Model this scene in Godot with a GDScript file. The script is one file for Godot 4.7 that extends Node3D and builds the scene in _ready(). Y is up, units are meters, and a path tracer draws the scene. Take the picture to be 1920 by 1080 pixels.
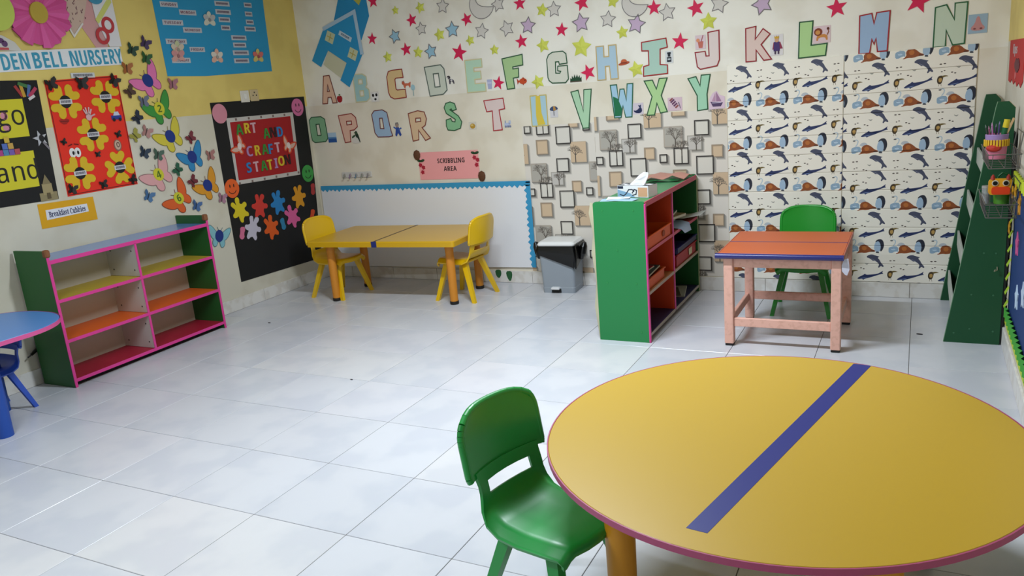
extends Node3D
# A nursery classroom corner. x runs along the back wall (0 at the left corner), y is up, z runs from the back wall into the room.

const ROOM_X := 5.798
const ROOM_Z := 7.3
const ROOM_Y := 3.0
var names := {}
var mats := {}
var rng := RandomNumberGenerator.new()

# ------------------------------------------------------------------ naming helpers
func numbered(called: String, where: Node = null) -> String:
	var key := str(where.get_instance_id() if where else 0) + "/" + called
	var n: int = names.get(key, 0)
	names[key] = n + 1
	return called if n == 0 else "%s_%03d" % [called, n]

func tag(o: Node, label: String, category: String, group := "", kind := "") -> void:
	if label: o.set_meta("label", label)
	if category: o.set_meta("category", category)
	if group: o.set_meta("group", group)
	if kind: o.set_meta("kind", kind)

func thing(called: String, label: String, category: String, at := Vector3.ZERO, turn := 0.0, group := "") -> Node3D:
	var o := Node3D.new()
	o.name = numbered(called)
	add_child(o, true)
	o.position = at
	o.rotation.y = turn
	tag(o, label, category, group)
	return o

func part(called: String, mesh: Mesh, m: Material, parent: Node, at := Vector3.ZERO, rot := Vector3.ZERO) -> MeshInstance3D:
	var o := MeshInstance3D.new()
	o.mesh = mesh
	o.material_override = m
	o.name = numbered(called, null if parent == self else parent)
	parent.add_child(o, true)
	o.position = at
	o.rotation = rot
	o.cast_shadow = GeometryInstance3D.SHADOW_CASTING_SETTING_ON
	return o

func single(called: String, label: String, category: String, mesh: Mesh, m: Material, at: Vector3, rot := Vector3.ZERO, group := "") -> MeshInstance3D:
	var o := part(called, mesh, m, self, at, rot)
	tag(o, label, category, group)
	return o

func struct(called: String, mesh: Mesh, m: Material, at := Vector3.ZERO, parent: Node = self) -> MeshInstance3D:
	var o := part(called, mesh, m, parent, at)
	if parent == self: o.set_meta("kind", "structure")
	return o

# ------------------------------------------------------------------ materials
func mat(c: Color, rough := 0.75, extra := "") -> StandardMaterial3D:
	var key := "%s|%.2f|%s" % [c.to_html(), rough, extra]
	if mats.has(key): return mats[key]
	var m := StandardMaterial3D.new()
	m.albedo_color = c
	m.roughness = rough
	if extra == "metal":
		m.metallic = 0.9
	elif extra == "plastic":
		m.clearcoat_enabled = true
		m.clearcoat = 0.25
		m.clearcoat_roughness = 0.3
	elif extra == "glass":
		m.transparency = BaseMaterial3D.TRANSPARENCY_ALPHA
		m.albedo_color = Color(c.r, c.g, c.b, 0.25)
	mats[key] = m
	return m

func noise_tex(freq: float, seed_: int, low: Color, high: Color, a := 0.35, b := 0.7, size := 512, octaves := 4) -> Texture2D:
	var n := FastNoiseLite.new()
	n.seed = seed_
	n.noise_type = FastNoiseLite.TYPE_SIMPLEX_SMOOTH
	n.frequency = freq
	n.fractal_octaves = octaves
	var im := n.get_seamless_image(size, size)
	im.convert(Image.FORMAT_RGB8)
	var out := Image.create(size, size, false, Image.FORMAT_RGB8)
	for y in size:
		for x in size:
			var v := smoothstep(a, b, im.get_pixel(x, y).r)
			out.set_pixel(x, y, low.lerp(high, v))
	out.generate_mipmaps()
	return ImageTexture.create_from_image(out)

func textured(c: Color, t: Texture2D, scale_: float, rough := 0.8) -> StandardMaterial3D:
	var m := StandardMaterial3D.new()
	m.albedo_color = c
	m.albedo_texture = t
	m.roughness = rough
	m.uv1_triplanar = true
	m.uv1_world_triplanar = true
	m.uv1_scale = Vector3.ONE * scale_
	return m

# ------------------------------------------------------------------ mesh helpers
func new_st() -> SurfaceTool:
	var st := SurfaceTool.new()
	st.begin(Mesh.PRIMITIVE_TRIANGLES)
	return st

func face(st: SurfaceTool, pts: Array, out: Vector3) -> void:   # a flat convex face seen from the side "out" points to
	var n: Vector3 = (pts[1] - pts[0]).cross(pts[2] - pts[0])
	if n.length() < 1e-12 and pts.size() > 3: n = (pts[2] - pts[0]).cross(pts[3] - pts[0])
	if n.dot(out) < 0: n = -n
	else:
		pts = pts.duplicate()
		pts.reverse()
	n = n.normalized()
	for i in range(1, pts.size() - 1):
		for p in [pts[0], pts[i], pts[i + 1]]:
			st.set_normal(n)
			st.set_uv(Vector2(p.x, p.y))
			st.add_vertex(p)

func add_box(st: SurfaceTool, c: Vector3, size: Vector3, bev := 0.0, basis_ := Basis.IDENTITY) -> void:   # a box with chamfered edges
	var h := size * 0.5
	var b := minf(bev, minf(h.x, minf(h.y, h.z)) * 0.9)
	for axis in 3:
		for s in [-1.0, 1.0]:
			var u := (axis + 1) % 3
			var v := (axis + 2) % 3
			var pts := []
			for k in [[-1, -1], [1, -1], [1, 1], [-1, 1]]:
				var p := Vector3.ZERO
				p[axis] = s * h[axis]
				p[u] = k[0] * (h[u] - b)
				p[v] = k[1] * (h[v] - b)
				pts.append(c + basis_ * p)
			var o := Vector3.ZERO
			o[axis] = s
			face(st, pts, basis_ * o)
	if b <= 0.0: return
	for axis in 3:
		var u := (axis + 1) % 3
		var v := (axis + 2) % 3
		for su in [-1.0, 1.0]:
			for sv in [-1.0, 1.0]:
				var pts := []
				for k in [[-1, 0], [1, 0], [1, 1], [-1, 1]]:
					var p := Vector3.ZERO
					p[axis] = k[0] * (h[axis] - b)
					p[u] = su * (h[u] - (b if k[1] == 1 else 0.0))
					p[v] = sv * (h[v] - (0.0 if k[1] == 1 else b))
					pts.append(c + basis_ * p)
				var o := Vector3.ZERO
				o[u] = su
				o[v] = sv
				face(st, pts, basis_ * o)
	for sx in [-1.0, 1.0]:
		for sy in [-1.0, 1.0]:
			for sz in [-1.0, 1.0]:
				var s := Vector3(sx, sy, sz)
				face(st, [c + basis_ * (s * Vector3(h.x, h.y - b, h.z - b)), c + basis_ * (s * Vector3(h.x - b, h.y, h.z - b)), c + basis_ * (s * Vector3(h.x - b, h.y - b, h.z))], basis_ * s)

func box(size: Vector3, bev := 0.003, c := Vector3.ZERO) -> ArrayMesh:
	var st := new_st()
	add_box(st, c, size, bev)
	return st.commit()

func add_bar(st: SurfaceTool, a: Vector3, b: Vector3, ra: float, rb: float, sides := 10, caps := true) -> void:   # a tapered round bar
	var d := (b - a).normalized()
	var x := d.cross(Vector3.UP if absf(d.y) < 0.95 else Vector3.RIGHT).normalized()
	var y := x.cross(d)
	var ring_a := []
	var ring_b := []
	for i in sides:
		var t := TAU * i / sides
		var r := x * cos(t) + y * sin(t)
		ring_a.append(r)
	for i in sides:
		var j := (i + 1) % sides
		var q := [[a + ring_a[i] * ra, ring_a[i]], [a + ring_a[j] * ra, ring_a[j]], [b + ring_a[j] * rb, ring_a[j]], [b + ring_a[i] * rb, ring_a[i]]]
		var n: Vector3 = (q[1][0] - q[0][0]).cross(q[2][0] - q[0][0])
		if n.dot(ring_a[i] + ring_a[j]) > 0: q.reverse()
		for k in [0, 1, 2, 0, 2, 3]:
			st.set_normal(q[k][1])
			st.set_uv(Vector2.ZERO)
			st.add_vertex(q[k][0])
	if caps:
		var pa := []
		var pb := []
		for r in ring_a:
			pa.append(a + r * ra)
			pb.append(b + r * rb)
		face(st, pa, -d)
		face(st, pb, d)

func bar(a: Vector3, b: Vector3, ra: float, rb := -1.0, sides := 12) -> ArrayMesh:
	var st := new_st()
	add_bar(st, a, b, ra, ra if rb < 0 else rb, sides)
	return st.commit()

func wire(paths: Array, r: float, sides := 6) -> ArrayMesh:
	var st := new_st()
	for p in paths:
		for i in range(p.size() - 1): add_bar(st, p[i], p[i + 1], r, r, sides)
	return st.commit()

func lathe(profile: Array, sides := 28) -> ArrayMesh:   # profile of Vector2(radius, height), bottom to top
	var st := new_st()
	for k in range(profile.size() - 1):
		var a: Vector2 = profile[k]
		var b: Vector2 = profile[k + 1]
		var t := (b - a).normalized()
		for i in sides:
			var t0 := TAU * i / sides
			var t1 := TAU * (i + 1) / sides
			var d0 := Vector3(cos(t0), 0, sin(t0))
			var d1 := Vector3(cos(t1), 0, sin(t1))
			var n0 := (d0 * t.y - Vector3.UP * t.x).normalized()
			var n1 := (d1 * t.y - Vector3.UP * t.x).normalized()
			var q := [[d0 * a.x + Vector3.UP * a.y, n0], [d1 * a.x + Vector3.UP * a.y, n1], [d1 * b.x + Vector3.UP * b.y, n1], [d0 * b.x + Vector3.UP * b.y, n0]]
			for f in [[0, 1, 2], [0, 2, 3]]:
				var fn: Vector3 = (q[f[1]][0] - q[f[0]][0]).cross(q[f[2]][0] - q[f[0]][0])
				if fn.length() < 1e-12: continue
				if fn.dot(n0 + n1) > 0: f = [f[0], f[2], f[1]]
				for j in f:
					st.set_normal(q[j][1])
					st.set_uv(Vector2.ZERO)
					st.add_vertex(q[j][0])
	return st.commit()

# a bent sheet with thickness: rows of points, cells left out where skip holds Vector2i(row, column)
func sheet(grid: Array, thick: float, skip := {}) -> ArrayMesh:
	var R := grid.size()
	var C: int = grid[0].size()
	var nor := []
	for i in R:
		var row := []
		for j in C:
			var du: Vector3 = grid[i][mini(j + 1, C - 1)] - grid[i][maxi(j - 1, 0)]
			var dv: Vector3 = grid[mini(i + 1, R - 1)][j] - grid[maxi(i - 1, 0)][j]
			row.append(du.cross(dv).normalized())
		nor.append(row)
	var st := new_st()
	var have := func(i: int, j: int) -> bool: return i >= 0 and j >= 0 and i < R - 1 and j < C - 1 and not skip.has(Vector2i(i, j))
	for i in R - 1:
		for j in C - 1:
			if not have.call(i, j): continue
			var ids := [[i, j], [i, j + 1], [i + 1, j + 1], [i + 1, j]]
			for side in [0.5, -0.5]:
				var q := []
				for id in ids: q.append([grid[id[0]][id[1]] + nor[id[0]][id[1]] * thick * side, nor[id[0]][id[1]] * signf(side)])
				for f in [[0, 1, 2], [0, 2, 3]]:
					var fn: Vector3 = (q[f[1]][0] - q[f[0]][0]).cross(q[f[2]][0] - q[f[0]][0])
					if fn.length() < 1e-14: continue
					if fn.dot(q[0][1]) > 0: f = [f[0], f[2], f[1]]
					for k in f:
						st.set_normal(q[k][1])
						st.set_uv(Vector2.ZERO)
						st.add_vertex(q[k][0])
			var mid: Vector3 = (grid[i][j] + grid[i + 1][j + 1]) * 0.5
			for e in [[[i, j], [i, j + 1], i - 1, j], [[i + 1, j], [i + 1, j + 1], i + 1, j], [[i, j], [i + 1, j], i, j - 1], [[i, j + 1], [i + 1, j + 1], i, j + 1]]:
				if have.call(e[2], e[3]): continue
				var p: Vector3 = grid[e[0][0]][e[0][1]]
				var q2: Vector3 = grid[e[1][0]][e[1][1]]
				if p.distance_to(q2) < 1e-7: continue
				var np: Vector3 = nor[e[0][0]][e[0][1]] * thick * 0.5
				var nq: Vector3 = nor[e[1][0]][e[1][1]] * thick * 0.5
				face(st, [p + np, q2 + nq, q2 - nq, p - np], (p + q2) * 0.5 - mid)
	return st.commit()

# ------------------------------------------------------------------ flat cut shapes (card, foam, paper)
func ell(cx: float, cy: float, rx: float, ry := -1.0, n := 20) -> PackedVector2Array:
	var out := PackedVector2Array()
	for i in n: out.append(Vector2(cx + cos(TAU * i / n) * rx, cy + sin(TAU * i / n) * (rx if ry < 0 else ry)))
	return out

func rect(cx: float, cy: float, w: float, h: float) -> PackedVector2Array:
	return PackedVector2Array([Vector2(cx - w / 2, cy - h / 2), Vector2(cx + w / 2, cy - h / 2), Vector2(cx + w / 2, cy + h / 2), Vector2(cx - w / 2, cy + h / 2)])

func star(r: float, turn := 0.0, inner := 0.45) -> PackedVector2Array:
	var out := PackedVector2Array()
	for i in 10:
		var a := PI / 2 + turn + PI * i / 5
		out.append(Vector2(cos(a), sin(a)) * (r if i % 2 == 0 else r * inner))
	return out

func pts(a: Array, k := 1.0, off := Vector2.ZERO) -> PackedVector2Array:
	var out := PackedVector2Array()
	for i in range(0, a.size(), 2): out.append(Vector2(a[i], a[i + 1]) * k + off)
	return out

func turned(p: PackedVector2Array, a: float, k := 1.0, off := Vector2.ZERO) -> PackedVector2Array:
	var out := PackedVector2Array()
	for v in p: out.append(v.rotated(a) * k + off)
	return out

func soft(p: PackedVector2Array, rounds := 1) -> PackedVector2Array:   # corner cutting
	for r in rounds:
		var out := PackedVector2Array()
		for i in p.size():
			var a := p[i]
			var b := p[(i + 1) % p.size()]
			out.append(a.lerp(b, 0.25))
			out.append(a.lerp(b, 0.75))
		p = out
	return p

func add_card(st: SurfaceTool, outer: PackedVector2Array, z0: float, z1: float, holes := []) -> void:
	var pieces := [outer]
	if holes.size():
		var big := 50.0
		pieces = []
		var mid := Vector2.ZERO
		for v in holes[0]: mid += v / holes[0].size()
		for half in [rect(mid.x - big / 2, 0, big, 2 * big), rect(mid.x + big / 2, 0, big, 2 * big)]:
			var list := Geometry2D.intersect_polygons(outer, half)
			for h in holes:
				var next := []
				for p in list: next.append_array(Geometry2D.clip_polygons(p, h))
				list.assign(next)
			pieces.append_array(list)
	for p in pieces:
		var ids := Geometry2D.triangulate_polygon(p)
		for i in range(0, ids.size(), 3):
			var a: Vector2 = p[ids[i]]
			var b: Vector2 = p[ids[i + 1]]
			var c: Vector2 = p[ids[i + 2]]
			face(st, [Vector3(a.x, a.y, z1), Vector3(b.x, b.y, z1), Vector3(c.x, c.y, z1)], Vector3.BACK)
			face(st, [Vector3(a.x, a.y, z0), Vector3(b.x, b.y, z0), Vector3(c.x, c.y, z0)], Vector3.FORWARD)
	var rims := [outer]
	rims.append_array(holes)
	for k in rims.size():
		var p: PackedVector2Array = rims[k]
		var ccw := not Geometry2D.is_polygon_clockwise(p)
		for i in p.size():
			var a := p[i]
			var b := p[(i + 1) % p.size()]
			var o := Vector2(b.y - a.y, a.x - b.x) * (1.0 if ccw == (k == 0) else -1.0)
			if o.length() < 1e-9: continue
			face(st, [Vector3(a.x, a.y, z0), Vector3(b.x, b.y, z0), Vector3(b.x, b.y, z1), Vector3(a.x, a.y, z1)], Vector3(o.x, o.y, 0))

func card(outer: PackedVector2Array, z0 := 0.0, z1 := 0.002, holes := []) -> ArrayMesh:
	var st := new_st()
	add_card(st, outer, z0, z1, holes)
	return st.commit()

func add_ribbon(st: SurfaceTool, p: PackedVector2Array, w: float, z0: float, z1: float, closed := true) -> void:   # a drawn line of width w along a path
	var n := p.size()
	var L := []
	var Rr := []
	for i in n:
		var a := p[(i - 1 + n) % n] if (closed or i > 0) else p[i]
		var b := p[i]
		var c := p[(i + 1) % n] if (closed or i < n - 1) else p[i]
		var d1 := (b - a).normalized()
		var d2 := (c - b).normalized()
		if a == b: d1 = d2
		if b == c: d2 = d1
		var t := (d1 + d2)
		t = d1 if t.length() < 0.05 else t.normalized()
		var nn := Vector2(-t.y, t.x)
		var s := minf(1.0 / maxf(absf(nn.dot(Vector2(-d1.y, d1.x))), 0.3), 2.2)
		L.append(b + nn * w * 0.5 * s)
		Rr.append(b - nn * w * 0.5 * s)
	for i in (n if closed else n - 1):
		var j := (i + 1) % n
		var q := [L[i], L[j], Rr[j], Rr[i]]
		var f := []
		var g := []
		for v in q: f.append(Vector3(v.x, v.y, z1))
		face(st, f, Vector3.BACK)
		for e in [[0, 1], [3, 2]]:
			var a: Vector2 = q[e[0]]
			var b: Vector2 = q[e[1]]
			var mid: Vector2 = (p[i] + p[j]) * 0.5
			var o := (a + b) * 0.5 - mid
			face(st, [Vector3(a.x, a.y, z0), Vector3(b.x, b.y, z0), Vector3(b.x, b.y, z1), Vector3(a.x, a.y, z1)], Vector3(o.x, o.y, 0))

func ribbon(paths: Array, w: float, z0 := 0.0, z1 := 0.001, closed := true) -> ArrayMesh:
	var st := new_st()
	for p in paths: add_ribbon(st, p, w, z0, z1, closed)
	return st.commit()

func cards(list: Array, z0: float, z1: float) -> ArrayMesh:   # several cut shapes that are one part
	var st := new_st()
	for p in list: add_card(st, p, z0, z1)
	return st.commit()

func text(s: String, height: float, depth := 0.001, bold := true, family := "Droid Sans", width := -1.0) -> ArrayMesh:   # lettering centred on the origin, its capital letters "height" tall
	var f := SystemFont.new()
	f.font_names = PackedStringArray([family])
	f.font_weight = 700 if bold else 400
	var t := TextMesh.new()
	t.text = s
	t.font = f
	t.font_size = 32
	t.pixel_size = height / 32.0 / 0.714
	t.depth = depth
	t.curve_step = 2.0
	var st := new_st()
	var box_ := t.get_aabb()
	var k := 1.0 if width < 0 else width / maxf(box_.size.x, 0.001)
	st.append_from(t, 0, Transform3D(Basis.from_scale(Vector3(k, 1, 1)), Vector3(-box_.get_center().x * k, -box_.get_center().y, depth / 2)))
	return st.commit()

# walls: a point on a wall given in metres, and the turn that makes local x run to the right for someone facing it
const FACE_LEFT := Vector3(0, PI / 2, 0)
const FACE_RIGHT := Vector3(0, -PI / 2, 0)
func on_left(z: float, y: float, out := 0.001) -> Vector3: return Vector3(out, y, z)
func on_back(x: float, y: float, out := 0.001) -> Vector3: return Vector3(x, y, out)
func on_right(z: float, y: float, out := 0.001) -> Vector3: return Vector3(ROOM_X - out, y, z)

# a flat decoration made of layers: [part name, colour, polygon(s) or mesh, optional level]
func collage(called: String, label: String, category: String, at: Vector3, rot: Vector3, layers: Array, group := "", step := 0.0012) -> Node3D:
	var t := thing(called, label, category, at, 0, group)
	t.rotation = rot
	var level := 0.0
	for l in layers:
		if l.size() > 3: level = l[3]
		var m: Mesh
		if l[2] is Mesh: m = l[2]
		elif l[2] is PackedVector2Array: m = card(l[2], 0, step)
		else: m = cards(l[2], 0, step)
		part(l[0], m, mat(l[1], 0.8), t, Vector3(0, 0, level * step))
		level += 1
	return t

# ------------------------------------------------------------------ printed patterns
func fill(im: Image, p: PackedVector2Array, c: Color) -> void:
	var lo := 1e9
	var hi := -1e9
	for v in p:
		lo = minf(lo, v.y)
		hi = maxf(hi, v.y)
	for y in range(maxi(0, int(lo)), mini(im.get_height() - 1, int(hi)) + 1):
		var xs := []
		var yy := y + 0.5
		for i in p.size():
			var a := p[i]
			var b := p[(i + 1) % p.size()]
			if (a.y <= yy) != (b.y <= yy): xs.append(a.x + (yy - a.y) / (b.y - a.y) * (b.x - a.x))
		xs.sort()
		for i in range(0, xs.size() - 1, 2):
			var x0 := int(round(xs[i]))
			var w := int(round(xs[i + 1])) - x0
			if w > 0: im.fill_rect(Rect2i(x0, y, w, 1), c)

func stroke(im: Image, a: Vector2, b: Vector2, w: float, c: Color) -> void:
	var n := (b - a).orthogonal().normalized() * w * 0.5
	fill(im, PackedVector2Array([a + n, b + n, b - n, a - n]), c)

func animal_print() -> Texture2D:
	var W := 768
	var H := 896
	var im := Image.create(W, H, false, Image.FORMAT_RGB8)
	im.fill(Color(0.93, 0.91, 0.86))
	var put := func(a: Array, c: Color, rounds := 1) -> void:
		var q := PackedVector2Array()
		for i in range(0, a.size(), 2): q.append(Vector2(a[i] * W, a[i + 1] * H))
		fill(im, soft(q, rounds), c)
	var dot := func(x: float, y: float, rx: float, ry: float, c: Color) -> void: fill(im, ell(x * W, y * H, rx * W, ry * H, 24), c)
	# leaping dolphin
	put.call([0.50, 0.045, 0.56, 0.01, 0.64, 0.0, 0.70, 0.02, 0.76, 0.035, 0.83, 0.05, 0.77, 0.075, 0.83, 0.13, 0.86, 0.19, 0.94, 0.27, 0.92, 0.30, 0.86, 0.265, 0.82, 0.315, 0.79, 0.30, 0.82, 0.24, 0.78, 0.19, 0.70, 0.145, 0.66, 0.155, 0.62, 0.125, 0.56, 0.09, 0.50, 0.075], Color(0.27, 0.29, 0.38))
	put.call([0.58, 0.085, 0.68, 0.12, 0.78, 0.185, 0.70, 0.145], Color(0.50, 0.52, 0.60))
	# specks and footprints
	for s in [[0.10, 0.145, 0.030, 0.012], [0.19, 0.14, 0.030, 0.012], [0.13, 0.30, 0.020, 0.010], [0.19, 0.28, 0.022, 0.010], [0.36, 0.325, 0.026, 0.012], [0.43, 0.345, 0.024, 0.012]]: dot.call(s[0], s[1], s[2], s[3], Color(0.32, 0.28, 0.25))
	put.call([0.44, 0.20, 0.50, 0.225, 0.56, 0.205, 0.52, 0.25, 0.48, 0.24], Color(0.6, 0.6, 0.57))
	# toucan
	put.call([0.03, 0.44, 0.06, 0.39, 0.13, 0.375, 0.17, 0.40, 0.16, 0.48, 0.13, 0.55, 0.07, 0.56, 0.03, 0.51], Color(0.25, 0.19, 0.10))
	put.call([0.06, 0.44, 0.12, 0.42, 0.15, 0.46, 0.12, 0.52, 0.07, 0.51], Color(0.72, 0.58, 0.32))
	put.call([0.13, 0.385, 0.22, 0.375, 0.30, 0.40, 0.22, 0.405, 0.15, 0.425], Color(0.42, 0.35, 0.14))
	stroke(im, Vector2(0.08 * W, 0.55 * H), Vector2(0.07 * W, 0.60 * H), 7, Color(0.4, 0.34, 0.25))
	stroke(im, Vector2(0.12 * W, 0.55 * H), Vector2(0.13 * W, 0.60 * H), 7, Color(0.4, 0.34, 0.25))
	# whale
	put.call([0.26, 0.585, 0.33, 0.535, 0.42, 0.495, 0.47, 0.46, 0.49, 0.49, 0.62, 0.48, 0.78, 0.46, 0.86, 0.42, 0.93, 0.375, 0.90, 0.43, 0.94, 0.455, 0.88, 0.46, 0.74, 0.505, 0.60, 0.55, 0.46, 0.585, 0.42, 0.615, 0.40, 0.585, 0.32, 0.595], Color(0.12, 0.18, 0.36))
	put.call([0.30, 0.588, 0.40, 0.56, 0.54, 0.55, 0.44, 0.578], Color(0.42, 0.50, 0.66))
	# swan neck, hippo, tortoise shell, brown bear, penguin
	var neck := [Vector2(0.11, 0.67), Vector2(0.17, 0.65), Vector2(0.21, 0.68), Vector2(0.20, 0.74), Vector2(0.15, 0.80)]
	for i in 4: stroke(im, neck[i] * Vector2(W, H), neck[i + 1] * Vector2(W, H), 20, Color(0.70, 0.77, 0.82))
	dot.call(0.11, 0.675, 0.035, 0.014, Color(0.35, 0.35, 0.35))
	put.call([0.24, 0.80, 0.27, 0.74, 0.34, 0.715, 0.42, 0.73, 0.46, 0.80], Color(0.71, 0.74, 0.77))
	put.call([0.04, 0.86, 0.06, 0.83, 0.16, 0.80, 0.28, 0.81, 0.28, 0.95, 0.23, 0.95, 0.20, 0.92, 0.14, 0.96, 0.05, 0.96], Color(0.55, 0.66, 0.75))
	put.call([0.10, 0.86, 0.20, 0.84, 0.22, 0.89, 0.12, 0.90], Color(0.72, 0.81, 0.88))
	stroke(im, Vector2(0.12 * W, 0.86 * H), Vector2(0.21 * W, 0.86 * H), 8, Color(0.4, 0.5, 0.6))
	put.call([0.29, 0.84, 0.35, 0.78, 0.45, 0.765, 0.55, 0.82, 0.62, 0.88, 0.72, 0.91, 0.70, 0.94, 0.58, 0.94, 0.46, 0.97, 0.34, 0.96, 0.24, 0.985, 0.22, 0.965, 0.31, 0.92], Color(0.56, 0.29, 0.12))
	put.call([0.36, 0.83, 0.44, 0.80, 0.50, 0.85, 0.46, 0.91, 0.38, 0.90], Color(0.70, 0.41, 0.17))
	put.call([0.60, 0.90, 0.70, 0.91, 0.70, 0.94, 0.58, 0.94], Color(0.36, 0.17, 0.08))
	put.call([0.20, 0.93, 0.26, 0.92, 0.28, 0.95, 0.22, 0.97], Color(0.97, 0.96, 0.94))
	put.call([0.69, 0.72, 0.75, 0.65, 0.85, 0.635, 0.91, 0.69, 0.93, 0.80, 0.89, 0.90, 0.84, 0.94, 0.80, 0.80, 0.78, 0.70], Color(0.12, 0.14, 0.20))
	put.call([0.70, 0.72, 0.78, 0.68, 0.83, 0.74, 0.85, 0.84, 0.82, 0.94, 0.72, 0.94, 0.67, 0.86], Color(0.62, 0.72, 0.81))
	put.call([0.73, 0.93, 0.79, 0.93, 0.82, 0.97, 0.72, 0.965], Color(0.24, 0.26, 0.30))
	im.resize(W / 2, H / 2, Image.INTERPOLATE_LANCZOS)
	im.generate_mipmaps()
	return ImageTexture.create_from_image(im)

func box_print() -> Texture2D:   # wallpaper print: framed boxes and bare trees on a pale ground, 0.534 m to a repeat
	var N := 1024
	var im := Image.create(N, N, false, Image.FORMAT_RGB8)
	var ground := Color(0.86, 0.835, 0.79)
	im.fill(ground)
	var k := N / 0.534
	var r := RandomNumberGenerator.new()
	r.seed = 5
	var all := func(f: Callable) -> void:
		for ox in [-N, 0, N]:
			for oy in [-N, 0, N]: f.call(Vector2(ox, oy))
	var at := func(x: float, y: float) -> Vector2:
		return Vector2(fposmod((x - 2.95) * k, N), fposmod((1.42 - y) * k, N))
	var rects := {"grey": [2.992, 1.307, 0.150, 0.160, 0], "dark": [3.235, 1.343, 0.114, 0.117, 1], "grey2": [3.178, 1.229, 0.113, 0.113, 2], "beigetree": [3.370, 0.941, 0.141, 0.171, 3], "win": [3.068, 1.140, 0.119, 0.129, 4], "beige": [3.364, 1.152, 0.087, 0.096, 5], "small": [3.488, 1.094, 0.064, 0.068, 1], "big": [3.244, 1.071, 0.136, 0.145, 1], "beige2": [3.058, 0.970, 0.110, 0.124, 5]}
	var box_at := func(o: Vector2, p: Vector2, s: Vector2, c: Color) -> void: im.fill_rect(Rect2i(Vector2i(o + p), Vector2i(s)), c)
	# printed drop shades of the boxes
	for key in rects:
		var d: Array = rects[key]
		var p: Vector2 = at.call(d[0], d[1])
		var s := Vector2(d[2], d[3]) * k
		for q in 5:
			var g := 40.0 - q * 8
			all.call(func(o: Vector2): box_at.call(o, p + Vector2(g, g), s + Vector2(4, 4), ground.darkened(0.06 + 0.09 * q)))
	for key in ["grey", "beigetree", "beige2", "grey2", "win", "beige", "big", "small", "dark"]:
		var d: Array = rects[key]
		var p: Vector2 = at.call(d[0], d[1])
		var s := Vector2(d[2], d[3]) * k
		var edge := Color(0.17, 0.15, 0.14)
		var inner := Color(0.84, 0.82, 0.78)
		var t := 17.0
		match int(d[4]):
			0:
				edge = Color(0.68, 0.64, 0.59)
				inner = Color(0.68, 0.66, 0.62)
				t = 22
			2:
				edge = Color(0.62, 0.60, 0.56)
				inner = Color(0.76, 0.74, 0.71)
				t = 12
			3:
				edge = Color(0.74, 0.66, 0.56)
				inner = Color(0.80, 0.70, 0.58)
				t = 9
			5:
				edge = Color(0.60, 0.53, 0.45)
				inner = Color(0.81, 0.71, 0.59)
				t = 13
		all.call(func(o: Vector2): box_at.call(o, p, s, edge))
		all.call(func(o: Vector2): box_at.call(o, p + Vector2(t, t), s - Vector2(2 * t, 2 * t), inner))
		if int(d[4]) in [1, 4, 5]:   # the inner side of the frame is drawn paler at its left and top
			all.call(func(o: Vector2): box_at.call(o, p + Vector2(t, t), Vector2(s.x - 2 * t, 14), inner.darkened(0.2)))
			all.call(func(o: Vector2): box_at.call(o, p + Vector2(t, t), Vector2(14, s.y - 2 * t), inner.darkened(0.2)))
		if int(d[4]) == 4: all.call(func(o: Vector2): box_at.call(o, p + Vector2(s.x * 0.52, 0), Vector2(17, s.y), edge))
	# bare trees
	for key in ["grey", "grey2", "beigetree", "win"]:
		var d: Array = rects[key]
		var p: Vector2 = at.call(d[0], d[1])
		var s := Vector2(d[2], d[3]) * k
		var root := p + Vector2(s.x * (0.3 if key == "beigetree" else 0.62), s.y)
		if key == "win": root = p + Vector2(s.x * 0.55, s.y * 0.5)
		var lines := []
		var grow := [[root, Vector2(0, -s.y * 0.34), 16.0]]
		while grow.size():
			var g: Array = grow.pop_back()
			var e: Vector2 = g[0] + g[1]
			lines.append([g[0], e, g[2]])
			if g[2] > 1.6:
				for a in ([-0.6, -0.2, 0.25, 0.6] if g[2] > 3 else [-0.5, 0.1, 0.5]): grow.append([e, g[1].rotated(a + r.randf_range(-0.25, 0.25)) * r.randf_range(0.5, 0.8), g[2] * 0.55])
		for l in lines: all.call(func(o: Vector2): stroke(im, l[0] + o, l[1] + o, l[2], Color(0.33, 0.30, 0.27)))
	im.resize(N / 2, N / 2, Image.INTERPOLATE_LANCZOS)
	im.generate_mipmaps()
	return ImageTexture.create_from_image(im)

func printed(t: Texture2D, rough := 0.75) -> StandardMaterial3D:
	var m := StandardMaterial3D.new()
	m.albedo_texture = t
	m.roughness = rough
	return m

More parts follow.
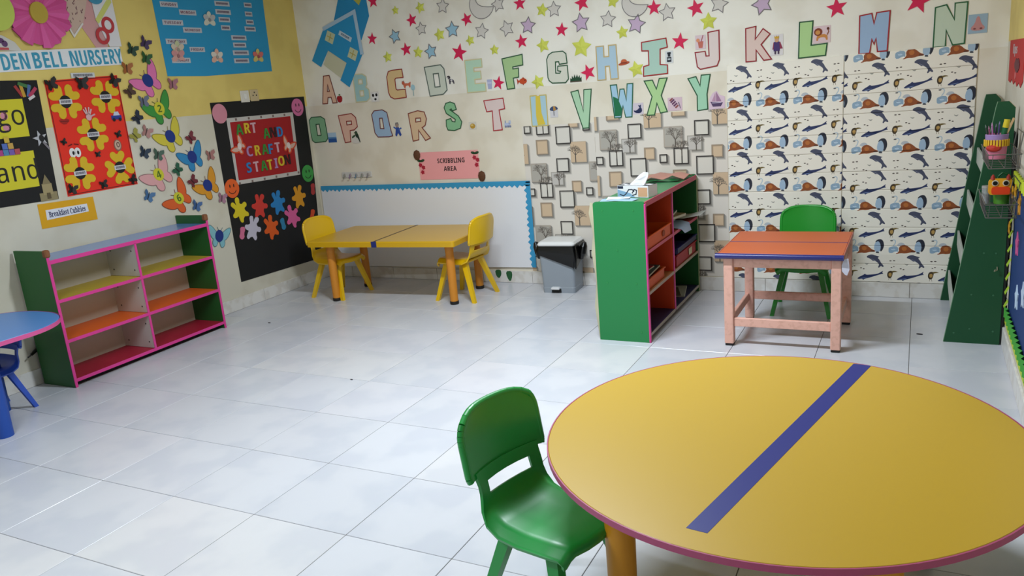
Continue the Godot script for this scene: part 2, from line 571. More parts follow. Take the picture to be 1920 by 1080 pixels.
func uv_slab(w: float, h: float, d: float, u0: float, v0: float, u1: float, v1: float, bev := 0.004) -> ArrayMesh:   # a cushion-edged slab whose front carries a print
	var st := new_st()
	var hw := w / 2
	var hh := h / 2
	var inn := [Vector3(-hw + bev, -hh + bev, d), Vector3(hw - bev, -hh + bev, d), Vector3(hw - bev, hh - bev, d), Vector3(-hw + bev, hh - bev, d)]
	var out := [Vector3(-hw, -hh, d - bev), Vector3(hw, -hh, d - bev), Vector3(hw, hh, d - bev), Vector3(-hw, hh, d - bev)]
	var back := []
	for v in out: back.append(Vector3(v.x, v.y, 0))
	var quad := func(q: Array, o: Vector3) -> void:
		var n: Vector3 = (q[1] - q[0]).cross(q[2] - q[0])
		if n.dot(o) > 0: q.reverse()
		for i in [0, 1, 2, 0, 2, 3]:
			st.set_normal(o.normalized())
			st.set_uv(Vector2(lerpf(u0, u1, (q[i].x + hw) / w), lerpf(v1, v0, (q[i].y + hh) / h)))
			st.add_vertex(q[i])
	quad.call(inn.duplicate(), Vector3.BACK)
	quad.call([back[0], back[1], back[2], back[3]], Vector3.FORWARD)
	for i in 4:
		var j := (i + 1) % 4
		var o: Vector3 = (out[i] + out[j]) * 0.5
		o.z = 0
		o = o.normalized()
		quad.call([inn[i], inn[j], out[j], out[i]], o + Vector3.BACK)
		quad.call([out[i], out[j], back[j], back[i]], o)
	return st.commit()

# ================================================================== the scene
func _ready() -> void:
	rng.seed = 11
	set_camera()
	set_light()
	room()
	left_wall()
	back_wall()
	wallpaper()
	furniture()
	shelves()
	rack_and_right_wall()
	small_things()

func set_camera() -> void:
	var cam := Camera3D.new()
	cam.name = "camera"
	var yaw := deg_to_rad(27.8365)
	var pitch := deg_to_rad(14.0515)
	var roll := deg_to_rad(-4.8902)
	var fwd := Vector3(-sin(yaw) * cos(pitch), -sin(pitch), -cos(yaw) * cos(pitch))
	var right0 := Vector3(cos(yaw), 0, -sin(yaw))
	var up0 := right0.cross(fwd)
	var right := right0 * cos(roll) + up0 * sin(roll)
	var up := up0 * cos(roll) - right0 * sin(roll)
	cam.transform = Transform3D(Basis(right, up, -fwd), Vector3(5.318, 1.686, 6.146))
	cam.fov = 40.0527
	cam.near = 0.05
	add_child(cam)
	cam.current = true

func set_light() -> void:
	var we := WorldEnvironment.new()
	we.name = "world_environment"
	var e := Environment.new()
	e.background_mode = Environment.BG_COLOR
	e.background_color = Color(0.55, 0.60, 0.66)
	e.tonemap_mode = Environment.TONE_MAPPER_LINEAR
	e.tonemap_exposure = 1.0
	e.sdfgi_enabled = true
	e.ssao_enabled = true
	e.ssil_enabled = true
	we.environment = e
	add_child(we)
	# fluorescent battens on the ceiling
	ceiling_lamp(Vector3(3.45, ROOM_Y, 2.55), 0.70, "white fluorescent batten on the ceiling over the middle of the classroom")
	ceiling_lamp(Vector3(2.6, ROOM_Y, 5.6), 0.34, "white fluorescent batten on the ceiling nearer the front wall")

func ceiling_lamp(at: Vector3, energy: float, label: String) -> void:
	var t := thing("ceiling_lamp", label, "lamp", at, 0, "")
	part("housing", box(Vector3(1.25, 0.05, 0.09), 0.006, Vector3(0, -0.025, 0)), mat(Color(0.9, 0.9, 0.9), 0.5), t)
	var glow := StandardMaterial3D.new()
	glow.albedo_color = Color(0.95, 0.95, 0.95)
	glow.emission_enabled = true
	glow.emission = Color(1.0, 0.97, 0.92)
	glow.emission_energy_multiplier = 2.0
	part("tube", bar(Vector3(-0.58, -0.072, 0), Vector3(0.58, -0.072, 0), 0.014), glow, t)
	for s in [-1.0, 1.0]: part("tube_holder", box(Vector3(0.03, 0.05, 0.04), 0.004, Vector3(s * 0.6, -0.07, 0)), mat(Color(0.9, 0.9, 0.9), 0.5), t)
	var l := AreaLight3D.new()
	l.name = "tube_light"
	l.area_size = Vector2(1.2, 0.08)
	l.area_normalize_energy = true
	l.light_color = Color(0.915, 0.958, 1.0)
	l.light_energy = energy * 17.9
	l.area_range = 14.0
	l.shadow_enabled = true
	add_child(l)
	l.position = at + Vector3(0, -0.1, 0)
	l.rotation.x = -PI / 2

# ------------------------------------------------------------------ room
func room() -> void:
	var stain := noise_tex(0.008, 3, Color(0.965, 0.958, 0.945), Color(1, 1, 1), 0.25, 0.6)
	var cream := textured(Color(0.81, 0.79, 0.725), stain, 0.45, 0.7)
	var yellow := textured(Color(0.86, 0.77, 0.43), stain, 0.45, 0.55)
	var pale := textured(Color(0.92, 0.905, 0.86), stain, 0.45, 0.7)
	var beige := textured(Color(0.89, 0.86, 0.79), stain, 0.45, 0.7)
	var T := 0.12
	# floor: a bed with single ceramic tiles laid on it
	var fl := struct("floor", box(Vector3(ROOM_X + 2 * T, 0.1, ROOM_Z + 2 * T), 0, Vector3(ROOM_X / 2, -0.0545, ROOM_Z / 2)), mat(Color(0.45, 0.44, 0.42), 0.9))
	var tile_m := []
	for i in 4:
		var m := textured([Color(0.79, 0.79, 0.81), Color(0.775, 0.78, 0.80), Color(0.80, 0.80, 0.81), Color(0.785, 0.79, 0.81)][i], noise_tex(0.006, 20 + i, Color(0.962, 0.968, 0.978), Color(1, 1, 1), 0.25, 0.65), 0.7, 0.2)
		m.roughness = 0.27
		tile_m.append(m)
	var xs := [0.0]
	var x := 0.3086
	while x < ROOM_X - 0.02:
		xs.append(x)
		x += 0.5
	xs.append(ROOM_X)
	var zs := [0.0]
	var z := 0.4578
	while z < ROOM_Z - 0.02:
		zs.append(z)
		z += 0.5
	zs.append(ROOM_Z)
	var shared := {}
	for i in xs.size() - 1:
		for j in zs.size() - 1:
			var w: float = xs[i + 1] - xs[i] - 0.003
			var d: float = zs[j + 1] - zs[j] - 0.003
			var key := "%.3f %.3f" % [w, d]
			if not shared.has(key): shared[key] = box(Vector3(w, 0.0085, d), 0.0012, Vector3(0, -0.00425, 0))
			part("floor_tile", shared[key], tile_m[rng.randi() % 4], fl, Vector3((xs[i] + xs[i + 1]) / 2, rng.randf_range(-0.0003, 0.0), (zs[j] + zs[j + 1]) / 2))
	# walls with their two paint heights
	var wl := struct("wall_left", box(Vector3(T, 1.695, ROOM_Z + 2 * T), 0, Vector3(-T / 2, 0.8475, ROOM_Z / 2)), cream)
	part("upper_wall", box(Vector3(T, ROOM_Y - 1.695, ROOM_Z + 2 * T), 0, Vector3(-T / 2, (ROOM_Y + 1.695) / 2, ROOM_Z / 2)), yellow, wl)
	var wb := struct("wall_back", box(Vector3(ROOM_X, 1.69, T), 0, Vector3(ROOM_X / 2, 0.845, -T / 2)), beige)
	part("upper_wall", box(Vector3(ROOM_X, ROOM_Y - 1.69, T), 0, Vector3(ROOM_X / 2, (ROOM_Y + 1.69) / 2, -T / 2)), pale, wb)
	var wr := struct("wall_right", box(Vector3(T, 1.72, ROOM_Z + 2 * T), 0, Vector3(ROOM_X + T / 2, 0.86, ROOM_Z / 2)), cream)
	part("upper_wall", box(Vector3(T, ROOM_Y - 1.72, ROOM_Z + 2 * T), 0, Vector3(ROOM_X + T / 2, (ROOM_Y + 1.72) / 2, ROOM_Z / 2)), yellow, wr)
	struct("wall_front", box(Vector3(ROOM_X, ROOM_Y, T), 0, Vector3(ROOM_X / 2, ROOM_Y / 2, ROOM_Z + T / 2)), cream)
	struct("ceiling", box(Vector3(ROOM_X + 2 * T, T, ROOM_Z + 2 * T), 0, Vector3(ROOM_X / 2, ROOM_Y + T / 2, ROOM_Z / 2)), mat(Color(0.88, 0.87, 0.84), 0.8))
	# baseboards of cut floor tiles
	var base_m := textured(Color(0.86, 0.85, 0.83), noise_tex(0.012, 31, Color(0.955, 0.945, 0.93), Color(1, 1, 1), 0.25, 0.6), 1.4, 0.4)
	for side in ["left", "back", "right"]:
		var length := ROOM_X if side == "back" else ROOM_Z
		var bb := struct("baseboard_" + side, box(Vector3(length - 0.02, 0.104, 0.006) if side == "back" else Vector3(0.006, 0.104, length - 0.02), 0, Vector3(length / 2, 0.052, 0.003) if side == "back" else Vector3(0.003 if side == "left" else ROOM_X - 0.003, 0.052, length / 2)), mat(Color(0.5, 0.48, 0.45), 0.9))
		var a := 0.012
		var first := 0.28 if side == "back" else 0.44
		while a < length - 0.03:
			var b := minf(a + (first if a < 0.02 else 0.5), length - 0.012)
			var c := (a + b) / 2
			var w := b - a - 0.003
			if side == "back": part("base_tile", box(Vector3(w, 0.108, 0.012), 0.0015), base_m, bb, Vector3(c, 0.055, 0.006))
			else: part("base_tile", box(Vector3(0.012, 0.108, w), 0.0015), base_m, bb, Vector3(0.006 if side == "left" else ROOM_X - 0.006, 0.055, c))
			a = b

# ------------------------------------------------------------------ left wall
func rel(zc: float, yc: float, a: Array) -> PackedVector2Array:   # points (z, y) on the left wall, relative to (zc, yc)
	var out := PackedVector2Array()
	for i in range(0, a.size(), 2): out.append(Vector2(zc - a[i], a[i + 1] - yc))
	return out

func butterfly_shape(k: float) -> PackedVector2Array:
	var half := [0.0, 0.03, 0.08, 0.10, 0.22, 0.26, 0.42, 0.40, 0.54, 0.42, 0.55, 0.30, 0.48, 0.10, 0.36, -0.06, 0.27, -0.10, 0.31, -0.20, 0.29, -0.32, 0.20, -0.40, 0.10, -0.36, 0.05, -0.22, 0.02, -0.10]
	var out := pts(half, k)
	for i in range(half.size() - 2, 1, -2): out.append(Vector2(-half[i], half[i + 1]) * k)
	return soft(out)

func small_butterfly_shape(k: float) -> PackedVector2Array:
	var half := [0.0, 0.10, 0.18, 0.36, 0.46, 0.46, 0.5, 0.2, 0.28, 0.0, 0.42, -0.22, 0.3, -0.42, 0.12, -0.36, 0.0, -0.16]
	var out := pts(half, k)
	for i in range(half.size() - 4, 1, -2): out.append(Vector2(-half[i], half[i + 1]) * k)
	return out

func small_butterfly(z: float, y: float, c: Color, label: String, size := 0.085, turn := 0.5, out := 0.002) -> void:
	var t := thing("small_butterfly", label, "butterfly", on_left(z, y, out), 0, "")
	t.rotation = FACE_LEFT
	t.rotate_object_local(Vector3.BACK, turn)
	for s in [-1.0, 1.0]:   # the two wings stand off the wall a little
		var half := PackedVector2Array()
		for v in small_butterfly_shape(size):
			if v.x >= -0.0001: half.append(v)
		var w := part("wing", card(half, 0, 0.001), mat(c, 0.6), t)
		w.rotation.y = -0.3 if s > 0 else PI + 0.3
	part("body", card(ell(0, 0, size * 0.05, size * 0.33, 10), 0, 0.003), mat(c.darkened(0.5), 0.7), t)

func left_wall() -> void:
	# nursery banner
	var bz := 2.43
	var t := thing("banner", "long white banner with cyan letters DEN BELL NURSERY above the red flower poster", "banner", on_left(bz, 2.15), 0)
	t.rotation = FACE_LEFT
	t.rotate_object_local(Vector3.BACK, 0.042)
	part("strip", card(rect(-0.08, 0, 1.09, 0.128), 0, 0.004), mat(Color(0.88, 0.89, 0.90), 0.7), t)
	var cyan := mat(Color(0.22, 0.58, 0.70), 0.6)
	for w in [["DEN", 2.775, 0.185], ["BELL", 2.535, 0.235], ["NURSERY", 2.172, 0.42]]:
		part("lettering", text(w[0], 0.102, 0.002, true, "Droid Sans", w[2]), cyan, t, Vector3(bz - w[1], -0.002, 0.004))
	# pleated paper flower
	t = thing("paper_flower", "large pink pleated paper flower with mustard yellow centre above the white banner", "paper flower", on_left(2.56, 2.445), 0)
	t.rotation = FACE_LEFT
	var pink := [mat(Color(0.85, 0.36, 0.62), 0.7), mat(Color(0.80, 0.30, 0.56), 0.7)]
	for i in 18:
		var a := TAU * i / 18.0
		var st := new_st()
		var r := 0.212 + 0.012 * sin(i * 2.3)
		var w := 0.042
		var q := [Vector3(0.03, -0.006, 0.024), Vector3(r, -w, 0.012), Vector3(r + 0.012, 0, 0.034), Vector3(r, w, 0.012), Vector3(0.03, 0.006, 0.024)]
		var b := Basis(Vector3.BACK, a)
		for k in q.size(): q[k] = b * q[k]
		face(st, [q[0], q[1], q[2]], Vector3.BACK)
		face(st, [q[0], q[2], q[4]], Vector3.BACK)
		face(st, [q[4], q[2], q[3]], Vector3.BACK)
		face(st, [q[0] * Vector3(1, 1, 0.2), q[1] * Vector3(1, 1, 0.2), q[3] * Vector3(1, 1, 0.2)], Vector3.FORWARD)
		part("petal", st.commit(), pink[i % 2], t)
	part("centre", card(soft(ell(0, 0, 0.062, 0.07, 16)), 0.02, 0.04), mat(Color(0.72, 0.62, 0.24), 0.8), t)
	single("paper_circle", "lime green paper circle at the left frame edge beside the pink pleated flower", "paper circle", card(ell(0, 0, 0.125, 0.13, 36), 0, 0.004), mat(Color(0.74, 0.80, 0.36), 0.8), on_left(2.855, 2.45, 0.04), FACE_LEFT)
	# bunting
	collage("pennant", "cream paper pennant printed with small marks, pointing down right of the pink flower", "pennant", on_left(2.3, 2.45, 0.004), FACE_LEFT, [["flag", Color(0.78, 0.68, 0.62), rel(2.3, 2.45, [2.44, 2.57, 2.317, 2.29, 2.225, 2.39, 2.14, 2.60, 2.30, 2.64])], ["print", Color(0.45, 0.30, 0.33), _marks(28, 0.10, 0.13, 3)], ["print", Color(0.55, 0.68, 0.78), [rect(-0.075, 0.03, 0.02, 0.05), rect(-0.05, -0.05, 0.022, 0.03), rect(-0.09, 0.08, 0.03, 0.03)]], ["edging", Color(0.86, 0.84, 0.82), ribbon([rel(2.3, 2.45, [2.432, 2.57, 2.317, 2.30, 2.23, 2.39])], 0.012, 0, 0.001, false)]])
	collage("pennant", "plain dusty pink paper pennant tucked between the printed and the white pennant", "pennant", on_left(2.16, 2.42, 0.0015), FACE_LEFT, [["flag", Color(0.80, 0.60, 0.60), rel(2.16, 2.42, [2.26, 2.62, 2.25, 2.38, 2.154, 2.215, 2.06, 2.23, 2.09, 2.62])]])
	collage("pennant", "white paper pennant with red figure eight, yellow strip and blue disc", "pennant", on_left(2.03, 2.42, 0.006), FACE_LEFT, [["flag", Color(0.86, 0.85, 0.86), rel(2.03, 2.42, [2.13, 2.63, 2.12, 2.42, 2.05, 2.232, 1.95, 2.235, 1.955, 2.50, 1.96, 2.63])], ["stripe", Color(0.80, 0.81, 0.45), rel(2.03, 2.42, [2.125, 2.42, 2.105, 2.39, 1.965, 2.545, 1.975, 2.59])], ["ring", Color(0.72, 0.22, 0.24), card(ell(-0.002, -0.035, 0.052, 0.058, 24), 0, 0.0015, [ell(-0.002, -0.035, 0.029, 0.034, 20)])], ["ring", Color(0.72, 0.22, 0.24), card(ell(-0.062, -0.112, 0.055, 0.06, 24), 0, 0.0015, [ell(-0.062, -0.112, 0.031, 0.036, 20)])], ["disc", Color(0.25, 0.55, 0.68), ell(-0.065, 0.15, 0.06, 0.045)]])
	collage("paper_cutout", "white paper cut-out with purple print peeking over the banner at the left edge", "paper cut-out", on_left(2.80, 2.235, 0.006), FACE_LEFT, [["sheet", Color(0.80, 0.79, 0.77), pts([-0.14, -0.03, 0.085, -0.035, 0.05, 0.02, -0.02, 0.06, -0.14, 0.09])], ["print", Color(0.38, 0.25, 0.42), [ell(-0.05, 0.03, 0.03, 0.018), ell(-0.02, 0.01, 0.02, 0.02), ell(-0.085, 0.0, 0.015, 0.02)]], ["band", Color(0.75, 0.30, 0.32), pts([-0.14, -0.03, 0.0, -0.028, 0.0, -0.015, -0.14, -0.01])]])
	# black sight-word board
	t = collage("sight_word_board", "black paper board with two yellow word cards reading go and and at the left edge", "board", on_left(3.03, 1.612, 0.001), FACE_LEFT, [["backing", Color(0.045, 0.045, 0.05), rel(3.03, 1.612, [3.40, 2.02, 2.655, 2.012, 2.685, 1.212, 3.40, 1.22])], ["word_card", Color(0.80, 0.76, 0.16), rel(3.03, 1.612, [3.30, 1.892, 2.785, 1.896, 2.79, 1.652, 3.30, 1.645])], ["word_card", Color(0.80, 0.76, 0.16), rel(3.03, 1.612, [3.30, 1.55, 2.788, 1.557, 2.80, 1.318, 3.30, 1.315]), 1]])
	part("lettering", text("go", 0.125, 0.001, false), mat(Color(0.07, 0.06, 0.06), 0.7), t, Vector3(3.03 - 2.892, 1.757 - 1.612, 0.0025))
	part("lettering", text("and", 0.125, 0.001, false), mat(Color(0.07, 0.06, 0.06), 0.7), t, Vector3(3.03 - 2.925, 1.438 - 1.612, 0.0025))
	var g := mat(Color(0.80, 0.52, 0.60), 0.7)
	part("filled_letter_bowl", card(ell(0, 0, 0.024, 0.026, 16), 0, 0.001), g, t, Vector3(3.03 - 2.93, 1.792 - 1.612, 0.0025))
	part("filled_letter_bowl", card(ell(0, 0, 0.024, 0.019, 16), 0, 0.001), g, t, Vector3(3.03 - 2.93, 1.717 - 1.612, 0.0025))
	collage("sticker", "sticker of coloured crayons at the top right of the black word board", "sticker", on_left(2.752, 1.945, 0.004), FACE_LEFT, [["crayon", Color(0.62, 0.20, 0.20), turned(rect(0, 0, 0.02, 0.08), 0.5, 1.0, Vector2(-0.045, 0))], ["crayon", Color(0.75, 0.58, 0.20), turned(rect(0, 0, 0.022, 0.08), 0.15, 1.0, Vector2(-0.02, 0))], ["crayon", Color(0.25, 0.45, 0.25), turned(rect(0, 0, 0.022, 0.09), 1.2, 1.0, Vector2(0.0, 0.035))], ["crayon", Color(0.28, 0.40, 0.60), turned(rect(0, 0, 0.02, 0.08), -0.3, 1.0, Vector2(0.02, 0))], ["crayon", Color(0.68, 0.22, 0.34), turned(rect(0, 0, 0.022, 0.08), -0.8, 1.0, Vector2(0.045, -0.01))], ["crayon", Color(0.8, 0.78, 0.78), turned(rect(0, 0, 0.018, 0.05), -1.1, 1.0, Vector2(0.03, -0.045))]])
	var blocks := []
	var bc := [Color(0.65, 0.25, 0.5), Color(0.3, 0.5, 0.65), Color(0.45, 0.35, 0.65), Color(0.68, 0.3, 0.32), Color(0.32, 0.42, 0.7), Color(0.75, 0.6, 0.3)]
	for i in 6: blocks.append(["block", bc[i], [rect([-0.055, -0.018, 0.019, 0.056, -0.02, 0.018][i], -0.04 if i < 4 else 0.0, 0.035, 0.037)]])
	blocks.append(["block", Color(0.78, 0.66, 0.25), rect(0.0, 0.04, 0.033, 0.036)])
	collage("sticker", "sticker of stacked toy blocks between the two yellow word cards", "sticker", on_left(2.955, 1.60, 0.005), FACE_LEFT, blocks)
	collage("sticker", "black and white splash sticker at the right rim of the black word board", "sticker", on_left(2.722, 1.63, 0.004), FACE_LEFT, [["shape", Color(0.7, 0.7, 0.72), turned(star(0.055, 0.2, 0.4), 0.0)], ["shape", Color(0.1, 0.1, 0.11), ell(0.008, 0.0, 0.018, 0.024)], ["shape", Color(0.5, 0.48, 0.5), turned(rect(0, 0, 0.014, 0.06), 0.6, 1.0, Vector2(0.03, -0.05))]])
	collage("sticker", "beige sandcastle sticker at the bottom right of the black word board", "sticker", on_left(2.752, 1.285, 0.004), FACE_LEFT, [["base", Color(0.55, 0.50, 0.36), rect(0, -0.045, 0.125, 0.055)], ["tower", Color(0.62, 0.56, 0.40), rect(0, 0.005, 0.07, 0.075)], ["roof", Color(0.50, 0.45, 0.32), pts([-0.03, 0.04, 0.03, 0.04, 0.0, 0.105])], ["door", Color(0.35, 0.30, 0.2), rect(0, -0.04, 0.025, 0.04)]])
	# red five-senses poster
	t = collage("flower_poster", "orange red poster with five yellow paper flowers and black butterflies", "poster", on_left(2.325, 1.618, 0.001), FACE_LEFT, [["sheet", Color(0.88, 0.17, 0.09), rel(2.325, 1.618, [2.607, 2.005, 2.034, 2.031, 2.04, 1.224, 2.617, 1.216])], ["border_line", Color(0.45, 0.08, 0.06), ribbon([rel(2.325, 1.618, [2.600, 1.996, 2.042, 2.022, 2.048, 1.234, 2.608, 1.226])], 0.006)]])
	for f in [[2.485, 1.861, 0.78], [2.168, 1.880, 0.7], [2.328, 1.623, 0.8], [2.491, 1.365, 0.7], [2.166, 1.367, 0.03]]:
		var fl := Vector3(2.325 - f[0], f[1] - 1.618, 0.002)
		var yel := mat(Color(0.83, 0.68, 0.12), 0.75)
		for k in 4:
			var a: float = f[2] + k * PI / 2
			var petal := soft(pts([0.0, 0.015, 0.03, 0.045, 0.062, 0.078, 0.058, 0.112, 0.026, 0.122, 0.0, 0.092, -0.026, 0.122, -0.058, 0.112, -0.062, 0.078, -0.03, 0.045]))
			part("petal", card(turned(petal, a), 0, 0.003), yel, t, fl)
		part("flower_centre", card(ell(0, 0, 0.043, 0.043), 0, 0.002), mat(Color(0.05, 0.05, 0.05)), t, fl + Vector3(0, 0, 0.003))
		part("flower_label", card(rect(0, 0, 0.095, 0.032), 0, 0.001), mat(Color(0.80, 0.79, 0.80)), t, fl + Vector3(0, 0, 0.005))
		part("label_print", ribbon(_scribble(0.075, 6), 0.004, 0, 0.0006, false), mat(Color(0.35, 0.35, 0.40)), t, fl + Vector3(0, 0, 0.006))
	var where := ["top left corner", "top edge under the title strip", "top right corner", "left of the middle flower", "right of the middle flower", "below the middle flower", "bottom edge between the lower flowers", "bottom right corner", "bottom left corner"]
	var spots := [[2.563, 1.982, 0.11, 0.3], [2.334, 1.981, 0.12, 0.0], [2.073, 1.991, 0.11, -0.6], [2.562, 1.591, 0.055, 0.5], [2.126, 1.606, 0.065, 0.3], [2.324, 1.480, 0.055, 0.0], [2.327, 1.262, 0.08, 0.2], [2.078, 1.263, 0.085, 0.6], [2.574, 1.262, 0.09, -0.3]]
	for i in 9: small_butterfly(spots[i][0], spots[i][1], Color(0.05, 0.03, 0.03), "black paper butterfly at the %s of the red poster" % where[i], spots[i][2] * 0.86, spots[i][3], 0.004)
	collage("sticker", "red lips sticker under the upper left flower of the red poster", "sticker", on_left(2.523, 1.726, 0.004), FACE_LEFT, [["lips", Color(0.62, 0.12, 0.09), soft(pts([-0.045, 0.01, -0.015, 0.022, 0.0, 0.012, 0.015, 0.022, 0.045, 0.01, 0.0, -0.025]))], ["mouth_line", Color(0.35, 0.05, 0.05), rect(0, 0.003, 0.06, 0.004)]])
	collage("sticker", "pale hand sticker above the middle flower of the red poster", "sticker", on_left(2.335, 1.762, 0.008), FACE_LEFT, [["palm", Color(0.82, 0.66, 0.66), ell(0, -0.015, 0.022, 0.026)], ["finger", Color(0.82, 0.68, 0.68), [turned(rect(0, 0.035, 0.010, 0.045), 0.45, 1.0, Vector2(-0.006, -0.012)), turned(rect(0, 0.038, 0.010, 0.05), 0.15, 1.0, Vector2(-0.004, -0.01)), turned(rect(0, 0.038, 0.010, 0.05), -0.15, 1.0, Vector2(0.004, -0.01)), turned(rect(0, 0.034, 0.010, 0.045), -0.45, 1.0, Vector2(0.006, -0.012))], 0], ["thumb", Color(0.78, 0.62, 0.64), turned(rect(0, 0.028, 0.011, 0.035), -1.2, 1.0, Vector2(0.01, -0.015)), 0]])
	collage("sticker", "small blue car sticker at the right side of the red poster", "sticker", on_left(2.11, 1.737, 0.004), FACE_LEFT, [["body", Color(0.14, 0.22, 0.55), rect(0, -0.008, 0.085, 0.03)], ["cabin", Color(0.75, 0.78, 0.85), pts([-0.025, 0.006, 0.03, 0.006, 0.02, 0.034, -0.012, 0.034])], ["wheel", Color(0.10, 0.10, 0.12), [ell(-0.024, -0.024, 0.012), ell(0.026, -0.024, 0.012)]]])
	collage("sticker", "sticker of two round eyes with red brows above the lower left flower", "sticker", on_left(2.496, 1.515, 0.004), FACE_LEFT, [["eye", Color(0.88, 0.87, 0.86), [ell(-0.018, -0.005, 0.024, 0.034), ell(0.022, -0.005, 0.024, 0.034)]], ["pupil", Color(0.05, 0.05, 0.05), [ell(-0.012, -0.006, 0.008, 0.014), ell(0.024, -0.006, 0.008, 0.014)]], ["brow", Color(0.35, 0.05, 0.05), [turned(rect(0, 0, 0.035, 0.007), 0.3, 1.0, Vector2(-0.025, 0.05)), turned(rect(0, 0, 0.035, 0.007), -0.2, 1.0, Vector2(0.022, 0.052))]]])
	collage("sticker", "round ear sticker above the lower right flower of the red poster", "sticker", on_left(2.147, 1.528, 0.004), FACE_LEFT, [["rim", Color(0.55, 0.38, 0.32), ell(0, 0, 0.032, 0.043)], ["inside", Color(0.78, 0.66, 0.58), ell(0, 0.002, 0.024, 0.034)], ["fold", Color(0.40, 0.28, 0.25), card(ell(0.003, 0.004, 0.014, 0.02), 0, 0.001, [ell(0.003, 0.004, 0.008, 0.013)])]])
	t = collage("title_strip", "white paper strip with small print at the top edge of the red poster", "label", on_left(2.312, 2.036, 0.006), FACE_LEFT, [["strip", Color(0.80, 0.80, 0.80), rect(0, 0, 0.185, 0.034)], ["print", Color(0.35, 0.35, 0.4), ribbon(_scribble(0.15, 12), 0.004, 0, 0.0006, false)]])
	# breakfast sign
	t = collage("cubby_sign", "yellow paper sign reading Breakfast Cubbies above the low bookcase", "sign", on_left(2.636, 1.11, 0.001), FACE_LEFT, [["sheet", Color(0.84, 0.62, 0.06), rel(2.636, 1.11, [2.845, 1.198, 2.429, 1.188, 2.428, 1.022, 2.849, 1.03])], ["label", Color(0.84, 0.85, 0.88), rel(2.636, 1.11, [2.798, 1.151, 2.488, 1.147, 2.485, 1.09, 2.802, 1.083])]])
	part("lettering", text("Breakfast Cubbies", 0.036, 0.001, true, "Droid Serif", 0.275), mat(Color(0.08, 0.10, 0.30)), t, Vector3(-0.008, 0.008, 0.0024), Vector3(0, 0, 0.0))
	# large butterflies
	var big := [[1.770, 1.977, 0.30, Color(0.86, 0.45, 0.66), "", "large pink paper butterfly with a blue disc, topmost by the blue poster"], [1.713, 1.761, 0.29, Color(0.22, 0.55, 0.22), "2", "large green paper butterfly with a yellow disc numbered 2"], [1.659, 1.542, 0.30, Color(0.80, 0.74, 0.24), "", "large lemon yellow paper butterfly with a blue disc under the green one"], [1.482, 1.359, 0.28, Color(0.16, 0.50, 0.70), "", "large blue paper butterfly with a blue disc right of the pale pink one"], [1.834, 1.263, 0.32, Color(0.84, 0.62, 0.62), "4", "large pale pink paper butterfly with a yellow disc numbered 4"], [1.685, 1.054, 0.30, Color(0.84, 0.36, 0.14), "6", "large orange paper butterfly with a yellow disc numbered 6 above the bookcase"], [1.373, 1.111, 0.29, Color(0.82, 0.56, 0.13), "", "large amber paper butterfly with a blue disc beside the black craft board"], [1.352, 0.672, 0.25, Color(0.50, 0.72, 0.76), "", "large pale cyan paper butterfly low beside the bookcase end"]]
	for b in big:
		t = thing("large_butterfly", b[5], "butterfly", on_left(b[0], b[1], 0.0015), 0, "")
		t.rotation = FACE_LEFT
		t.rotate_object_local(Vector3.BACK, [0.62, 0.42, 0.5, 0.35, 0.62, 0.75, 0.55, -0.3][big.find(b)])
		var sh := butterfly_shape(b[2] * 0.88)
		part("wings", card(sh, 0, 0.003), mat(b[3], 0.7), t)
		part("drawn_edge", ribbon([sh], 0.005, 0.003, 0.0036), mat(b[3].darkened(0.35), 0.7), t)
		var yd: bool = b[4] != ""
		part("disc", card(ell(0, 0.01, 0.045, 0.052), 0.003, 0.005), mat(Color(0.78, 0.76, 0.18) if yd else Color(0.07, 0.18, 0.48), 0.7), t)
		if yd: part("number", text(b[4], 0.055, 0.001), mat(Color(0.30, 0.42, 0.10)), t, Vector3(0, 0.01, 0.005), Vector3(0, 0, -0.4))
		part("antenna", ribbon([PackedVector2Array([Vector2(-0.006, 0.05), Vector2(-0.03, 0.085)]), PackedVector2Array([Vector2(0.006, 0.05), Vector2(0.03, 0.085)])], 0.004, 0.003, 0.004, false), mat(b[3].darkened(0.4)), t)
